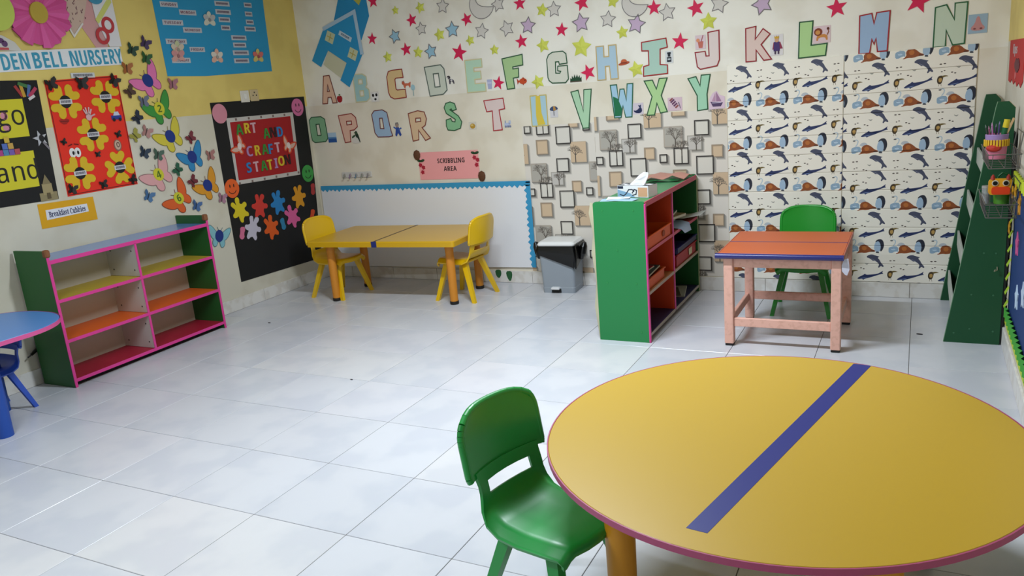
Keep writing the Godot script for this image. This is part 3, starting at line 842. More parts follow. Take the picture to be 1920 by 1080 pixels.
	var small := [[1.738, 2.261, Color(0.25, 0.17, 0.33), "small purple butterfly, topmost between the banner and the blue poster"], [1.865, 2.212, Color(0.10, 0.24, 0.17), "small dark green butterfly just right of the banner's top end"], [1.754, 2.149, Color(0.13, 0.33, 0.15), "small grass green butterfly under the purple one"], [1.940, 2.077, Color(0.62, 0.36, 0.16), "small orange brown butterfly at the banner's lower right corner"], [1.955, 1.908, Color(0.30, 0.20, 0.15), "small brown butterfly between the red poster and the large pink butterfly"], [1.851, 1.831, Color(0.38, 0.40, 0.48), "small slate grey butterfly upper left of the large green butterfly"], [1.933, 1.714, Color(0.10, 0.14, 0.22), "small black blue butterfly left of the large green butterfly"], [1.983, 1.583, Color(0.60, 0.58, 0.25), "small olive yellow butterfly at the red poster's right edge"], [1.876, 1.603, Color(0.66, 0.48, 0.46), "small dusty pink butterfly left of the large lemon yellow butterfly"], [1.931, 1.451, Color(0.10, 0.18, 0.26), "small navy butterfly between the red poster and the large pale pink butterfly"], [1.811, 1.421, Color(0.25, 0.36, 0.30), "small grey green butterfly above the large pale pink butterfly"], [1.550, 1.951, Color(0.62, 0.40, 0.44), "small rose butterfly right of the large pink butterfly"], [1.468, 1.520, Color(0.45, 0.16, 0.20), "small dark red butterfly above the large blue butterfly"], [1.298, 1.362, Color(0.62, 0.42, 0.40), "small dusty pink butterfly between the large blue butterfly and black board"], [1.654, 1.283, Color(0.12, 0.34, 0.24), "small green butterfly between the large pale pink and blue butterflies"], [1.525, 1.174, Color(0.42, 0.14, 0.18), "small dark red butterfly above the large orange butterfly's right wing"], [1.968, 1.120, Color(0.26, 0.42, 0.58), "small blue butterfly left below the large pale pink butterfly"], [1.532, 0.972, Color(0.24, 0.38, 0.58), "small blue butterfly right of the large orange butterfly"], [1.250, 0.991, Color(0.62, 0.44, 0.52), "small mauve butterfly at the black board's left edge under the amber butterfly"]]
	for i in small.size(): small_butterfly(small[i][0], small[i][1], small[i][2], small[i][3], 0.10, [-0.5, -0.4, -0.3, -0.1, 0.6, 0.0, 0.8, 0.7][i % 8])
	# blue calendar poster
	t = collage("calendar_poster", "bright blue paper poster with white word labels of weekdays and paper flowers", "poster", on_left(0.99, 2.37, 0.001), FACE_LEFT, [["sheet", Color(0.14, 0.56, 0.74), rel(0.99, 2.37, [1.60, 2.72, 0.385, 2.72, 0.394, 2.60, 0.41, 2.03, 0.75, 2.02, 1.2, 2.005, 1.581, 2.012])]])
	var lab := [[1.445, 2.558, "SUNDAY", 0.17], [1.270, 2.505, "MONDAY", 0.17], [1.437, 2.422, "TUESDAY", 0.20], [1.252, 2.369, "WEDNESDAY", 0.19], [1.435, 2.278, "THURSDAY", 0.205], [1.237, 2.217, "FRIDAY", 0.155], [1.420, 2.132, "SATURDAY", 0.185], [0.887, 2.593, "", 0.165], [0.889, 2.525, "", 0.17], [0.889, 2.463, "", 0.125], [0.890, 2.397, "", 0.10], [0.589, 2.596, "", 0.09], [0.595, 2.521, "", 0.085], [0.596, 2.453, "", 0.09], [0.604, 2.395, "", 0.13], [0.756, 2.317, "", 0.175], [0.760, 2.257, "", 0.15], [0.760, 2.192, "", 0.185], [0.766, 2.125, "", 0.175]]
	for l in lab:
		var p := Vector3(0.99 - l[0], l[1] - 2.37, 0.0012)
		part("word_label", card(rect(0, 0, l[3], 0.04), 0, 0.0015), mat(Color(0.72, 0.74, 0.77)), t, p)
		if l[2]: part("lettering", text(l[2], 0.02, 0.0006, true, "Droid Sans", l[3] * 0.85), mat(Color(0.45, 0.25, 0.32)), t, p + Vector3(0, 0, 0.0015))
		else: part("label_print", ribbon(_scribble(l[3] * 0.8, int(l[3] * 70)), 0.004, 0, 0.0006, false), mat(Color(0.38, 0.30, 0.38)), t, p + Vector3(0, 0, 0.0015))
	var fl2 := [[1.059, 2.454, "cream paper flower on the blue poster between its two upper label columns", [Color(0.80, 0.80, 0.74), Color(0.70, 0.70, 0.70)]], [1.439, 2.215, "cream and green paper flower under the blue poster's THURSDAY label", [Color(0.74, 0.76, 0.60), Color(0.80, 0.74, 0.66)]], [1.447, 2.165, "pink paper flower above the blue poster's SATURDAY label", [Color(0.80, 0.62, 0.58), Color(0.78, 0.55, 0.55)]], [1.043, 2.156, "salmon and white paper flower at the blue poster's bottom middle", [Color(0.84, 0.66, 0.58), Color(0.82, 0.80, 0.76)]], [0.563, 2.158, "paper flower with yellow, red and white petals at the blue poster's bottom right", [Color(0.78, 0.72, 0.42), Color(0.80, 0.42, 0.40)]]]
	for f in fl2:
		var o := thing("paper_flower", f[2], "paper flower", on_left(f[0], f[1], 0.004), 0)
		o.rotation = FACE_LEFT
		for k in 6:
			var pm := part("petal", card(turned(ell(0, 0.037, 0.023, 0.033, 12), k * TAU / 6), 0, 0.002), mat(f[3][k % 2] if f[0] != 1.447 or k % 2 else Color(0.80, 0.62, 0.58), 0.75), o, Vector3(0, 0, 0.002 * (k % 3)))
			pm.rotation.x = 0.12
		part("centre", card(ell(0, 0, 0.014), 0.004, 0.010), mat(f[3][1].darkened(0.25)), o)
	# art and craft board
	var az := 0.62
	var ay := 0.99
	t = collage("craft_board", "tall black craft board with a red ART AND CRAFT STATION panel beside the corner", "board", on_left(az, ay, 0.001), FACE_LEFT, [["backing", Color(0.035, 0.035, 0.04), rel(az, ay, [1.202, 1.787, 0.030, 1.787, 0.045, 1.0, 0.10, 0.21, 1.192, 0.233])], ["white_border", Color(0.74, 0.72, 0.70), rel(az, ay, [1.052, 1.650, 0.218, 1.650, 0.240, 1.062, 1.055, 1.078])], ["red_panel", Color(0.62, 0.07, 0.09), rel(az, ay, [1.018, 1.613, 0.262, 1.616, 0.276, 1.100, 1.027, 1.112])]])
	var word := "ARTANDCRAFTSTATION"
	var lp := [[0.929, 1.544], [0.834, 1.550], [0.759, 1.547], [0.609, 1.485], [0.522, 1.487], [0.435, 1.486], [0.850, 1.348], [0.751, 1.347], [0.659, 1.346], [0.586, 1.342], [0.497, 1.347], [0.889, 1.208], [0.800, 1.206], [0.703, 1.203], [0.629, 1.203], [0.548, 1.207], [0.474, 1.220], [0.390, 1.223]]
	var G := Color(0.20, 0.52, 0.20)
	var Y := Color(0.82, 0.70, 0.16)
	var W := Color(0.80, 0.62, 0.66)
	var Bl := Color(0.16, 0.48, 0.72)
	var Lc := Color(0.66, 0.50, 0.68)
	var D := Color(0.18, 0.06, 0.08)
	var lc := [G, Y, W, G, D, Bl, Lc, Y, G, Bl, W, Bl, W, G, Y, Lc, Y, D]
	for i in word.length():
		part("foam_letter", text(word[i], 0.09, 0.006), mat(lc[i], 0.7), t, Vector3(az - lp[i][0], lp[i][1] - ay, 0.004))
	for i in 11:   # dark marks along the border
		part("border_mark", card(rect(0, 0, 0.022, 0.02), 0, 0.0006), mat(Color(0.45, 0.38, 0.36)), t, Vector3(lerpf(-0.40, 0.36, i / 10.0), 1.633 - ay if i % 2 else 1.085 - ay, 0.0024))
	for b in [[0.961, 1.402, "left"], [0.348, 1.350, "right"]]:
		var o := thing("foam_butterfly", "white foam butterfly with orange outline at the %s side of the red craft panel" % b[2], "butterfly", on_left(b[0], b[1], 0.005), 0)
		o.rotation = FACE_LEFT
		var sh := turned(butterfly_shape(0.16), 0.9 if b[2] == "left" else -0.5)
		part("wings", card(sh, 0, 0.003), mat(Color(0.80, 0.66, 0.60)), o)
		part("outline", ribbon([sh], 0.012, 0.003, 0.005), mat(Color(0.80, 0.28, 0.14)), o)
		part("body", card(ell(0, 0, 0.022, 0.03), 0.003, 0.007), mat(Color(0.85, 0.80, 0.78)), o)
	for s in [[1.118, 1.693, Color(0.80, 0.52, 0.58), false, "plain pink oval disc at the craft board's top left corner"], [0.146, 1.691, Color(0.80, 0.42, 0.60), true, "pink smiley disc at the craft board's top right corner"], [1.122, 1.056, Color(0.86, 0.36, 0.12), true, "orange smiley disc at the craft board's left edge"], [0.137, 1.059, Color(0.22, 0.58, 0.26), true, "green smiley disc at the craft board's right edge"]]:
		var o := thing("smiley", s[4], "smiley", on_left(s[0], s[1], 0.004), 0)
		o.rotation = FACE_LEFT
		part("disc", card(ell(0, 0, 0.08, 0.082, 32), 0, 0.004), mat(s[2], 0.7), o)
		if s[3]:
			part("eye", card(ell(-0.022, 0.022, 0.007, 0.015), 0.004, 0.005), mat(s[2].darkened(0.7)), o)
			part("eye", card(ell(0.022, 0.022, 0.007, 0.015), 0.004, 0.005), mat(s[2].darkened(0.7)), o)
			var sm := PackedVector2Array()
			for k in 9: sm.append(Vector2(cos(PI + PI * (0.12 + 0.095 * k)) * 0.045, -0.005 + sin(PI + PI * (0.12 + 0.095 * k)) * 0.04))
			part("mouth", ribbon([sm], 0.007, 0.004, 0.005, false), mat(s[2].darkened(0.7)), o)
	var blob := [-0.008, 0.045, 0.004, 0.10, 0.03, 0.115, 0.055, 0.10, 0.05, 0.07, 0.03, 0.05, 0.05, 0.025, 0.085, 0.03, 0.10, 0.005, 0.085, -0.02, 0.05, -0.015, 0.045, -0.045, 0.065, -0.075, 0.05, -0.105, 0.025, -0.09, 0.01, -0.075, -0.02, -0.085, -0.035, -0.11, -0.06, -0.095, -0.055, -0.06, -0.045, -0.03, -0.07, -0.03, -0.10, -0.015, -0.095, 0.015, -0.06, 0.02, -0.04, 0.035, -0.055, 0.07, -0.06, 0.095, -0.035, 0.11, -0.015, 0.095]
	for s in [[1.071, 0.858, Color(0.82, 0.74, 0.10), 0.5, "yellow paint splat cut-out, leftmost on the craft board"], [0.830, 0.852, Color(0.78, 0.20, 0.16), -0.2, "red paint splat cut-out on the craft board"], [0.595, 0.846, Color(0.12, 0.47, 0.72), 0.1, "blue paint splat cut-out on the craft board"], [0.306, 0.855, Color(0.82, 0.56, 0.08), 0.0, "amber paint splat cut-out on the craft board's right"], [0.954, 0.672, Color(0.74, 0.72, 0.78), -0.4, "white paint splat cut-out low on the craft board"], [0.729, 0.638, Color(0.84, 0.34, 0.08), 0.3, "orange paint splat cut-out low on the craft board"], [0.433, 0.688, Color(0.84, 0.36, 0.58), 0.6, "pink paint splat cut-out low on the craft board"]]:
		single("paint_splat", s[4], "paint splat", card(turned(soft(pts(blob)), s[3], 1.0), 0, 0.003), mat(s[2], 0.7), on_left(s[0], s[1], 0.0025), FACE_LEFT)
	for s in [[1.091, 0.655, Color(0.80, 0.42, 0.55), -0.3, "pink drip cut-out beside the white splat"], [0.575, 0.640, Color(0.16, 0.48, 0.64), 0.2, "blue drip cut-out between the orange and pink splats"], [0.096, 0.899, Color(0.66, 0.20, 0.20), -0.1, "dark red drip cut-out at the craft board's right rim"], [0.157, 0.654, Color(0.80, 0.28, 0.12), -0.4, "orange drip cut-out above the left yellow chair"]]:
		single("paint_drip", s[4], "paint splat", card(turned(soft(pts([-0.025, 0.045, 0.02, 0.055, 0.03, 0.03, 0.02, 0.0, 0.03, -0.035, 0.0, -0.055, -0.028, -0.035, -0.018, 0.0])), s[3], 1.1), 0, 0.003), mat(s[2], 0.7), on_left(s[0], s[1], 0.0025), FACE_LEFT)
	# light switches above the craft board
	t = thing("light_switch", "white square light switch plate on the craft board's top edge, left of two", "switch", on_left(0.80, 1.822, 0.0), 0)
	t.rotation = FACE_LEFT
	part("plate", box(Vector3(0.10, 0.10, 0.012), 0.003, Vector3(0, 0, 0.006)), mat(Color(0.84, 0.82, 0.78), 0.4), t)
	part("rocker", box(Vector3(0.028, 0.045, 0.008), 0.002, Vector3(0, 0, 0.015)), mat(Color(0.88, 0.87, 0.84), 0.35), t)
	t = thing("light_switch", "cream socket plate on the craft board's top edge, right of two", "switch", on_left(0.685, 1.826, 0.0), 0)
	t.rotation = FACE_LEFT
	part("plate", box(Vector3(0.10, 0.10, 0.012), 0.003, Vector3(0, 0, 0.006)), mat(Color(0.76, 0.68, 0.52), 0.5), t)
	part("hole", cards([ell(-0.02, 0.0, 0.007), ell(0.02, 0.0, 0.007), ell(0.0, 0.025, 0.007)], 0.012, 0.0125), mat(Color(0.2, 0.18, 0.16)), t)

func _scribble(w: float, n: int) -> Array:   # a row of tiny illegible letter strokes
	var out := []
	for i in n:
		var x := -w / 2 + w * (i + 0.5) / n
		var k := w / n * 0.32
		out.append(PackedVector2Array([Vector2(x - k, -0.008), Vector2(x - k * 0.6, 0.008), Vector2(x + k, 0.006), Vector2(x + k * (0.2 + 0.6 * (i % 3) / 2.0), -0.008)]))
	return out

func _marks(n: int, w: float, h: float, seed_: int) -> Array:
	var r := RandomNumberGenerator.new()
	r.seed = seed_
	var out := []
	for i in n:
		var p := Vector2(r.randf_range(-w / 2, w), r.randf_range(-h / 2, h))
		out.append(turned(rect(0, 0, 0.005, r.randf_range(0.008, 0.02)), r.randf_range(-0.6, 0.6), 1.0, p))
	return out


# ------------------------------------------------------------------ back wall
const GLYPH := {
	"A": [[0, 0, 3, 14, 7, 14, 10, 0, 7, 0, 6.4, 3, 4.2, 3, 3.4, 0], [4.3, 6, 5.1, 9.5, 5.8, 6]],
	"B": [[0, 0, 0, 14, 6.5, 14, 9, 12.5, 9, 8.6, 7.8, 7.3, 9.8, 5.8, 9.8, 1.5, 7.5, 0], [3.4, 9, 3.4, 11.3, 6, 11.3, 6, 9], [3.4, 2.8, 3.4, 5.6, 6, 5.6, 6, 2.8]],
	"C": [[9.9, 0.3, 3, 0, 0.8, 1.2, 0, 3.5, 0, 11, 1.2, 13.5, 3.5, 14, 9, 14, 9.3, 10, 5.2, 10, 4.5, 9.5, 4.5, 4.8, 5.2, 4.2, 9.8, 4.2]],
	"D": [[0, 13.6, 8, 14, 9.5, 12, 10, 2.2, 8, 0.4, 1.4, 0], [4.2, 4, 4, 10.2, 6.6, 10.2, 6.8, 4]],
	"E": [[0, 0, 0, 14, 9, 14, 9, 10.5, 4.5, 10.5, 4.5, 8.8, 8, 8.8, 8, 5.5, 4.5, 5.5, 4.5, 3.5, 10, 3.5, 10, 0]],
	"F": [[1.5, 0, 0, 13, 10, 14, 10, 9.6, 5, 9.2, 5, 8.3, 7.7, 8.5, 7.5, 4.7, 4.8, 4.5, 5.2, 0.2]],
	"G": [[2, 0.3, 0.5, 1.5, 0, 3, 0, 11, 1, 13, 3, 14, 8, 14, 9.5, 12.8, 9.8, 8.6, 6, 8.4, 5.8, 9.6, 4.2, 9.6, 4, 4.6, 6, 4.4, 6.5, 5.2, 5, 5.6, 5.2, 7.6, 9.8, 7.6, 10, 1.5, 8.5, 0]],
	"H": [[0, 0, 0, 14, 3.6, 14, 3.6, 9.5, 6, 9.5, 6, 14, 9.6, 14, 10, 0, 6.4, 0, 6, 5.5, 4, 5.5, 4, 0]],
	"I": [[0.3, 0, 0.5, 3.8, 2.6, 4.2, 2.6, 9.8, 0, 10, 0, 13.3, 9.6, 14, 10, 10.5, 7.2, 10, 7, 4, 9.8, 3.6, 9.8, 0.3]],
	"J": [[2, 0, 0.8, 1, 0, 6.5, 4.2, 6.6, 4.5, 4.8, 5.8, 4.8, 5.5, 13.6, 10, 14, 10, 3, 9, 0.8]],
	"K": [[0, 0, 0, 13.5, 4, 14, 3.7, 8.8, 6.8, 12.8, 9.5, 10.4, 6, 6.5, 10, 0.2, 7, 0, 4, 4.5, 4, 0]],
	"L": [[0, 0, 0.3, 14, 5, 14, 4.4, 4.6, 10, 4.8, 9.5, 0.2]],
	"M": [[0, 0, 0, 13.3, 4, 13.7, 4.8, 10, 5.6, 13.8, 10, 14, 9.4, 0.3, 6.2, 0.3, 5.6, 5, 5, 3, 4.2, 4.8, 3.6, 0]],
	"N": [[0, 0, 0.2, 13.2, 3.6, 13.8, 6.2, 8.6, 6.2, 14, 10, 14, 9.6, 0.5, 6, 0.3, 3.8, 5.5, 3.8, 0]],
	"O": [[2, 0, 0.5, 1.2, 0, 6, 0.3, 12.5, 1.8, 14, 7.5, 14, 9.6, 12.5, 10, 2, 8.5, 0.3], [4, 3.8, 4, 10, 6, 10, 6.2, 3.8]],
	"P": [[2, 0, 0, 13.4, 7.5, 14, 9.6, 12, 10, 7.5, 8, 6, 5.6, 5.8, 5.2, 0.3], [4.2, 8.6, 4.2, 10.4, 7, 10.4, 7, 8.8]],
	"Q": [[2, 0.2, 0.6, 2.4, 0, 12, 1.5, 13.8, 6, 14, 8.3, 12.5, 9.4, 3, 10, 0.4, 8, 0], [3.8, 4.5, 4, 9.8, 5.5, 9.8, 5.8, 4.3]],
	"R": [[1, 0, 0, 13, 5, 14, 8.2, 13.2, 9, 10, 8, 7, 6.3, 6, 10, 1, 7.4, 0, 4.4, 5, 4, 0.5], [3.4, 8.8, 3.6, 10.6, 6, 10.6, 6, 9]],
	"S": [[1, 0.5, 0.3, 2.4, 0.5, 5.4, 3.4, 6, 4.2, 4.4, 5.8, 4.2, 6.2, 5.4, 1, 8.6, 0, 11.4, 1.2, 13.4, 4, 14, 6.6, 13, 7.4, 10.2, 4.9, 9.6, 4.3, 10.6, 3.4, 10.2, 8.2, 7, 10, 4, 8.8, 1, 5, 0]],
	"T": [[3.6, 0, 3.8, 8.8, 1, 8.6, 0, 13.5, 9.6, 14, 10, 9.4, 7.2, 9, 8, 0.2]],
	"U": [[0, 0, 0, 14, 4, 14, 3.8, 3, 6.2, 3, 6, 14, 10, 14, 10, 0]],
	"V": [[4.9, 0, 0, 13.5, 3.6, 14, 5.6, 6, 6.4, 14, 10, 14, 7.8, 0]],
	"W": [[1.2, 0, 0, 14, 2.8, 14, 3.4, 7, 4.2, 12, 6, 12, 6.8, 7, 7.5, 14, 10, 14, 9, 0, 6.2, 0, 5.2, 5, 4.2, 0]],
	"X": [[0.6, 0, 3.2, 7.2, 0, 13.5, 3.6, 13.6, 5.2, 10, 6.6, 14, 10, 14, 7.2, 7.4, 9.6, 1, 6.6, 0.6, 5.2, 4.6, 4, 0]],
	"Y": [[4, 0, 4, 6, 0, 13, 3.6, 13.6, 5.4, 9.8, 6, 14, 10, 14, 8.4, 6.4, 8.6, 0.4]]}

func letter(c: String, x: float, y: float, w: float, h: float, col: Color, edge: Color, look: String) -> Node3D:
	var t := thing("wall_letter", look, "letter", on_back(x, y, 0.0015), 0, "")
	var rings := []
	for g in GLYPH[c]:
		var p := PackedVector2Array()
		for i in range(0, g.size(), 2): p.append(Vector2((g[i] / 10.0 - 0.5) * w, (g[i + 1] / 14.0 - 0.5) * h))
		rings.append(p)
	part("card", card(rings[0], 0, 0.003, rings.slice(1)), mat(col, 0.8), t)
	part("outline", ribbon(rings, 0.008, 0.0028, 0.0042), mat(edge, 0.8), t)
	return t

func picture(called: String, label: String, x: float, y: float, layers: Array) -> Node3D:
	return collage(called, label, "picture", on_back(x, y, 0.002), Vector3.ZERO, layers)

func back_wall() -> void:
	var green := Color(0.13, 0.32, 0.20)
	var red := Color(0.55, 0.12, 0.13)
	var peach := Color(0.86, 0.70, 0.60)
	var mint := Color(0.62, 0.76, 0.62)
	letter("A", 0.287, 1.830, 0.175, 0.255, peach, Color(0.45, 0.18, 0.15), "peach letter A with dark red outline beside a red apple")
	letter("B", 0.681, 1.816, 0.166, 0.247, Color(0.62, 0.76, 0.76), Color(0.80, 0.77, 0.60), "faded pale cyan letter B with cream outline right of the apple")
	letter("C", 1.072, 1.818, 0.191, 0.253, Color(0.84, 0.72, 0.52), red, "tan orange letter C with red outline beside the cat cut-out")
	letter("D", 1.495, 1.818, 0.211, 0.258, Color(0.78, 0.80, 0.74), Color(0.30, 0.36, 0.33), "off white letter D with dark grey outline beside the dog cut-out")
	letter("E", 1.896, 1.826, 0.183, 0.268, Color(0.70, 0.82, 0.72), Color(0.80, 0.76, 0.58), "pale mint letter E with cream outline left of the letter F")
	letter("F", 2.260, 1.826, 0.191, 0.270, Color(0.64, 0.76, 0.54), green, "light green letter F with dark green outline beside the orange fish")
	letter("G", 2.665, 1.828, 0.181, 0.247, Color(0.82, 0.82, 0.76), green, "off white letter G with dark green outline beside the grass clump")
	letter("H", 3.093, 1.829, 0.173, 0.257, Color(0.66, 0.76, 0.82), Color(0.76, 0.66, 0.44), "pale blue letter H with tan outline beside the orange hat")
	letter("I", 3.480, 1.834, 0.201, 0.265, Color(0.66, 0.78, 0.72), Color(0.62, 0.10, 0.12), "pale teal letter I with thick red outline beside the ink bottle")
	letter("J", 3.881, 1.849, 0.179, 0.266, Color(0.86, 0.80, 0.78), Color(0.58, 0.14, 0.18), "whitish letter J with red outline beside the juice picture")
	letter("K", 4.252, 1.860, 0.179, 0.240, Color(0.86, 0.76, 0.72), Color(0.58, 0.14, 0.18), "pale pink letter K with red outline beside the king picture")
	letter("L", 4.621, 1.854, 0.188, 0.242, Color(0.68, 0.82, 0.56), green, "light green letter L with dark green outline beside the lion picture")
	letter("M", 5.014, 1.856, 0.187, 0.263, Color(0.60, 0.70, 0.82), Color(0.62, 0.12, 0.16), "light blue letter M with red outline above the right animal panel")
	letter("N", 5.465, 1.857, 0.187, 0.265, Color(0.76, 0.82, 0.74), Color(0.16, 0.38, 0.24), "pale green letter N with green outline beside the nose picture")
	letter("O", 0.102, 1.464, 0.205, 0.243, Color(0.50, 0.68, 0.52), green, "green letter O with dark green outline nearest the corner")
	letter("P", 0.471, 1.459, 0.210, 0.267, Color(0.86, 0.70, 0.62), red, "peach letter P with red outline beside the parrot picture")
	letter("Q", 0.862, 1.480, 0.209, 0.247, Color(0.60, 0.70, 0.80), Color(0.42, 0.18, 0.20), "light blue letter Q with brownish red outline beside the queen figure")
	letter("R", 1.270, 1.438, 0.211, 0.267, Color(0.84, 0.72, 0.58), Color(0.50, 0.20, 0.16), "tan peach letter R with red brown outline above the scribbling sign")
	letter("S", 1.635, 1.501, 0.167, 0.250, Color(0.52, 0.72, 0.54), green, "green letter S with dark green outline left of the sun picture")
	letter("T", 2.054, 1.488, 0.196, 0.267, Color(0.86, 0.78, 0.76), Color(0.66, 0.10, 0.16), "whitish letter T with bright red outline beside the train picture")
	var u := letter("U", 2.472, 1.496, 0.146, 0.248, Color(0.66, 0.78, 0.82), Color(0.78, 0.70, 0.36), "pale blue letter U with yellow fill and outline beside the umbrella")
	part("yellow_fill", card(pts([-0.022, 0.12, 0.018, 0.12, 0.022, -0.02, 0.05, -0.115, -0.02, -0.118, -0.03, -0.04]), 0.003, 0.0045), mat(Color(0.84, 0.74, 0.26)), u)
	letter("V", 2.858, 1.484, 0.178, 0.305, Color(0.66, 0.80, 0.66), green, "light green letter V with dark green outline above the box wallpaper")
	var w := letter("W", 3.203, 1.526, 0.186, 0.256, Color(0.62, 0.76, 0.84), Color(0.10, 0.36, 0.24), "light blue letter W with solid green lower left half beside the whale")
	part("green_fill", card(pts([-0.075, 0.04, -0.035, 0.02, -0.02, -0.02, -0.004, -0.06, -0.018, -0.115, -0.066, -0.115]), 0.0045, 0.006), mat(Color(0.06, 0.42, 0.26)), w)
	letter("X", 3.480, 1.538, 0.182, 0.272, Color(0.66, 0.80, 0.56), green, "yellowish green letter X with dark green outline beside the xylophone picture")
	letter("Y", 3.816, 1.543, 0.168, 0.260, Color(0.62, 0.80, 0.68), green, "mint green letter Y with dark green outline beside the yacht picture")
	# pictures beside the letters
	picture("apple_picture", "red apple cut-out at the foot of the letter A", 0.407, 1.738, [["fruit", Color(0.62, 0.08, 0.12), soft(pts([-0.033, 0.01, -0.015, 0.028, 0.0, 0.02, 0.015, 0.028, 0.034, 0.01, 0.028, -0.022, 0.012, -0.036, -0.012, -0.036, -0.028, -0.022]))], ["stem", Color(0.30, 0.2, 0.12), turned(rect(0, 0.032, 0.005, 0.02), -0.3)], ["leaf", Color(0.25, 0.45, 0.2), turned(ell(0.012, 0.034, 0.012, 0.005, 8), 0.2)]])
	picture("ball_picture", "white football cut-out with black patches between letters B and C", 0.818, 1.726, [["sheet", Color(0.84, 0.82, 0.79), rect(0, 0, 0.088, 0.092)], ["ball", Color(0.88, 0.87, 0.86), ell(0, 0, 0.04)], ["patch", Color(0.06, 0.06, 0.07), [ell(-0.018, 0.014, 0.012, 0.014), ell(0.02, 0.016, 0.012, 0.014), ell(0.004, -0.022, 0.013, 0.010)]]])
	picture("cat_picture", "orange cat cut-out right of the letter C", 1.183, 1.809, [["body", Color(0.78, 0.40, 0.28), soft(pts([-0.04, 0.0, -0.02, 0.012, 0.02, 0.008, 0.045, 0.024, 0.04, 0.0, 0.036, -0.03, 0.026, -0.03, 0.02, -0.01, -0.012, -0.012, -0.018, -0.034, -0.03, -0.03]))], ["head", Color(0.75, 0.36, 0.25), ell(-0.036, 0.014, 0.016, 0.015)], ["ear", Color(0.55, 0.25, 0.18), [pts([-0.05, 0.022, -0.044, 0.036, -0.038, 0.026]), pts([-0.034, 0.026, -0.028, 0.037, -0.024, 0.022])]]])
	picture("balloon_picture", "small pale blue cut-out on a stick under the cat", 1.245, 1.765, [["shape", Color(0.62, 0.76, 0.80), ell(0, 0.012, 0.022, 0.026)], ["stick", Color(0.6, 0.68, 0.68), rect(0, -0.03, 0.008, 0.06)]])
	picture("dog_picture", "black and white dog cut-out right of the letter D", 1.646, 1.812, [["body", Color(0.32, 0.30, 0.33), soft(pts([-0.01, 0.01, 0.03, 0.0, 0.036, -0.036, 0.024, -0.036, 0.016, -0.015, 0.0, -0.012, -0.006, -0.038, -0.018, -0.036, -0.02, 0.0]))], ["head", Color(0.25, 0.23, 0.25), ell(-0.02, 0.022, 0.017, 0.015)], ["patch", Color(0.82, 0.80, 0.80), [ell(0.008, -0.004, 0.010, 0.008), ell(-0.028, 0.017, 0.007, 0.006)]], ["ear", Color(0.12, 0.11, 0.12), pts([-0.012, 0.035, 0.0, 0.02, -0.006, 0.012])]])
	picture("cup_picture", "lavender cup cut-out left of the magenta star beside letter F", 2.027, 1.747, [["cup", Color(0.66, 0.68, 0.80), pts([-0.024, 0.038, 0.024, 0.038, 0.018, -0.04, -0.018, -0.04])], ["band", Color(0.76, 0.76, 0.86), rect(0, 0.01, 0.038, 0.014)]])
	picture("fish_picture", "orange fish cut-out right of the letter F", 2.336, 1.746, [["body", Color(0.76, 0.28, 0.12), ell(0.008, 0, 0.036, 0.023)], ["tail", Color(0.70, 0.24, 0.10), pts([-0.025, 0.0, -0.047, 0.026, -0.044, -0.024])], ["fin", Color(0.66, 0.22, 0.10), [pts([0.0, 0.02, 0.025, 0.02, 0.012, 0.033]), pts([0.0, -0.02, 0.02, -0.02, 0.01, -0.032])]], ["eye", Color(0.08, 0.05, 0.04), ell(0.028, 0.006, 0.004)]])
	picture("grass_picture", "dark green grass cut-out right of the letter G", 2.819, 1.735, [["clump", Color(0.10, 0.26, 0.16), pts([-0.05, -0.028, -0.048, 0.0, -0.036, -0.008, -0.032, 0.018, -0.02, -0.002, -0.01, 0.028, 0.0, 0.0, 0.012, 0.026, 0.02, 0.0, 0.034, 0.018, 0.036, -0.006, 0.05, 0.004, 0.048, -0.028])], ["soil", Color(0.30, 0.26, 0.2), rect(0, -0.028, 0.10, 0.008)]])
	picture("hat_picture", "orange brimmed hat cut-out right of the letter H", 3.230, 1.819, [["brim", Color(0.68, 0.30, 0.16), turned(ell(0, -0.008, 0.047, 0.012), 0.15)], ["crown", Color(0.74, 0.36, 0.20), soft(pts([-0.025, -0.008, -0.022, 0.018, 0.0, 0.026, 0.024, 0.018, 0.026, -0.004]))], ["ribbon", Color(0.45, 0.16, 0.10), rect(0, -0.003, 0.05, 0.006)]])
	picture("ink_picture", "white card with a black ink bottle right of the letter I", 3.592, 1.826, [["sheet", Color(0.82, 0.83, 0.83), rect(0, 0, 0.062, 0.09)], ["bottle", Color(0.10, 0.12, 0.16), [rect(0, -0.018, 0.034, 0.036), rect(0, 0.012, 0.02, 0.018), rect(0, 0.028, 0.028, 0.014)]], ["bottle_label", Color(0.70, 0.72, 0.74), rect(0, -0.016, 0.022, 0.012)]])
	picture("juice_picture", "pale card with a striped juice glass above the letter J's hook", 3.833, 1.911, [["sheet", Color(0.84, 0.76, 0.78), rect(0, 0, 0.078, 0.10)], ["glass", Color(0.75, 0.42, 0.36), pts([-0.02, 0.005, 0.022, 0.005, 0.015, -0.042, -0.013, -0.042])], ["straw", Color(0.62, 0.22, 0.28), turned(rect(0, 0, 0.005, 0.05), -0.35, 1.0, Vector2(0.012, 0.024))], ["fruit", Color(0.84, 0.55, 0.40), ell(-0.018, 0.014, 0.013)]])
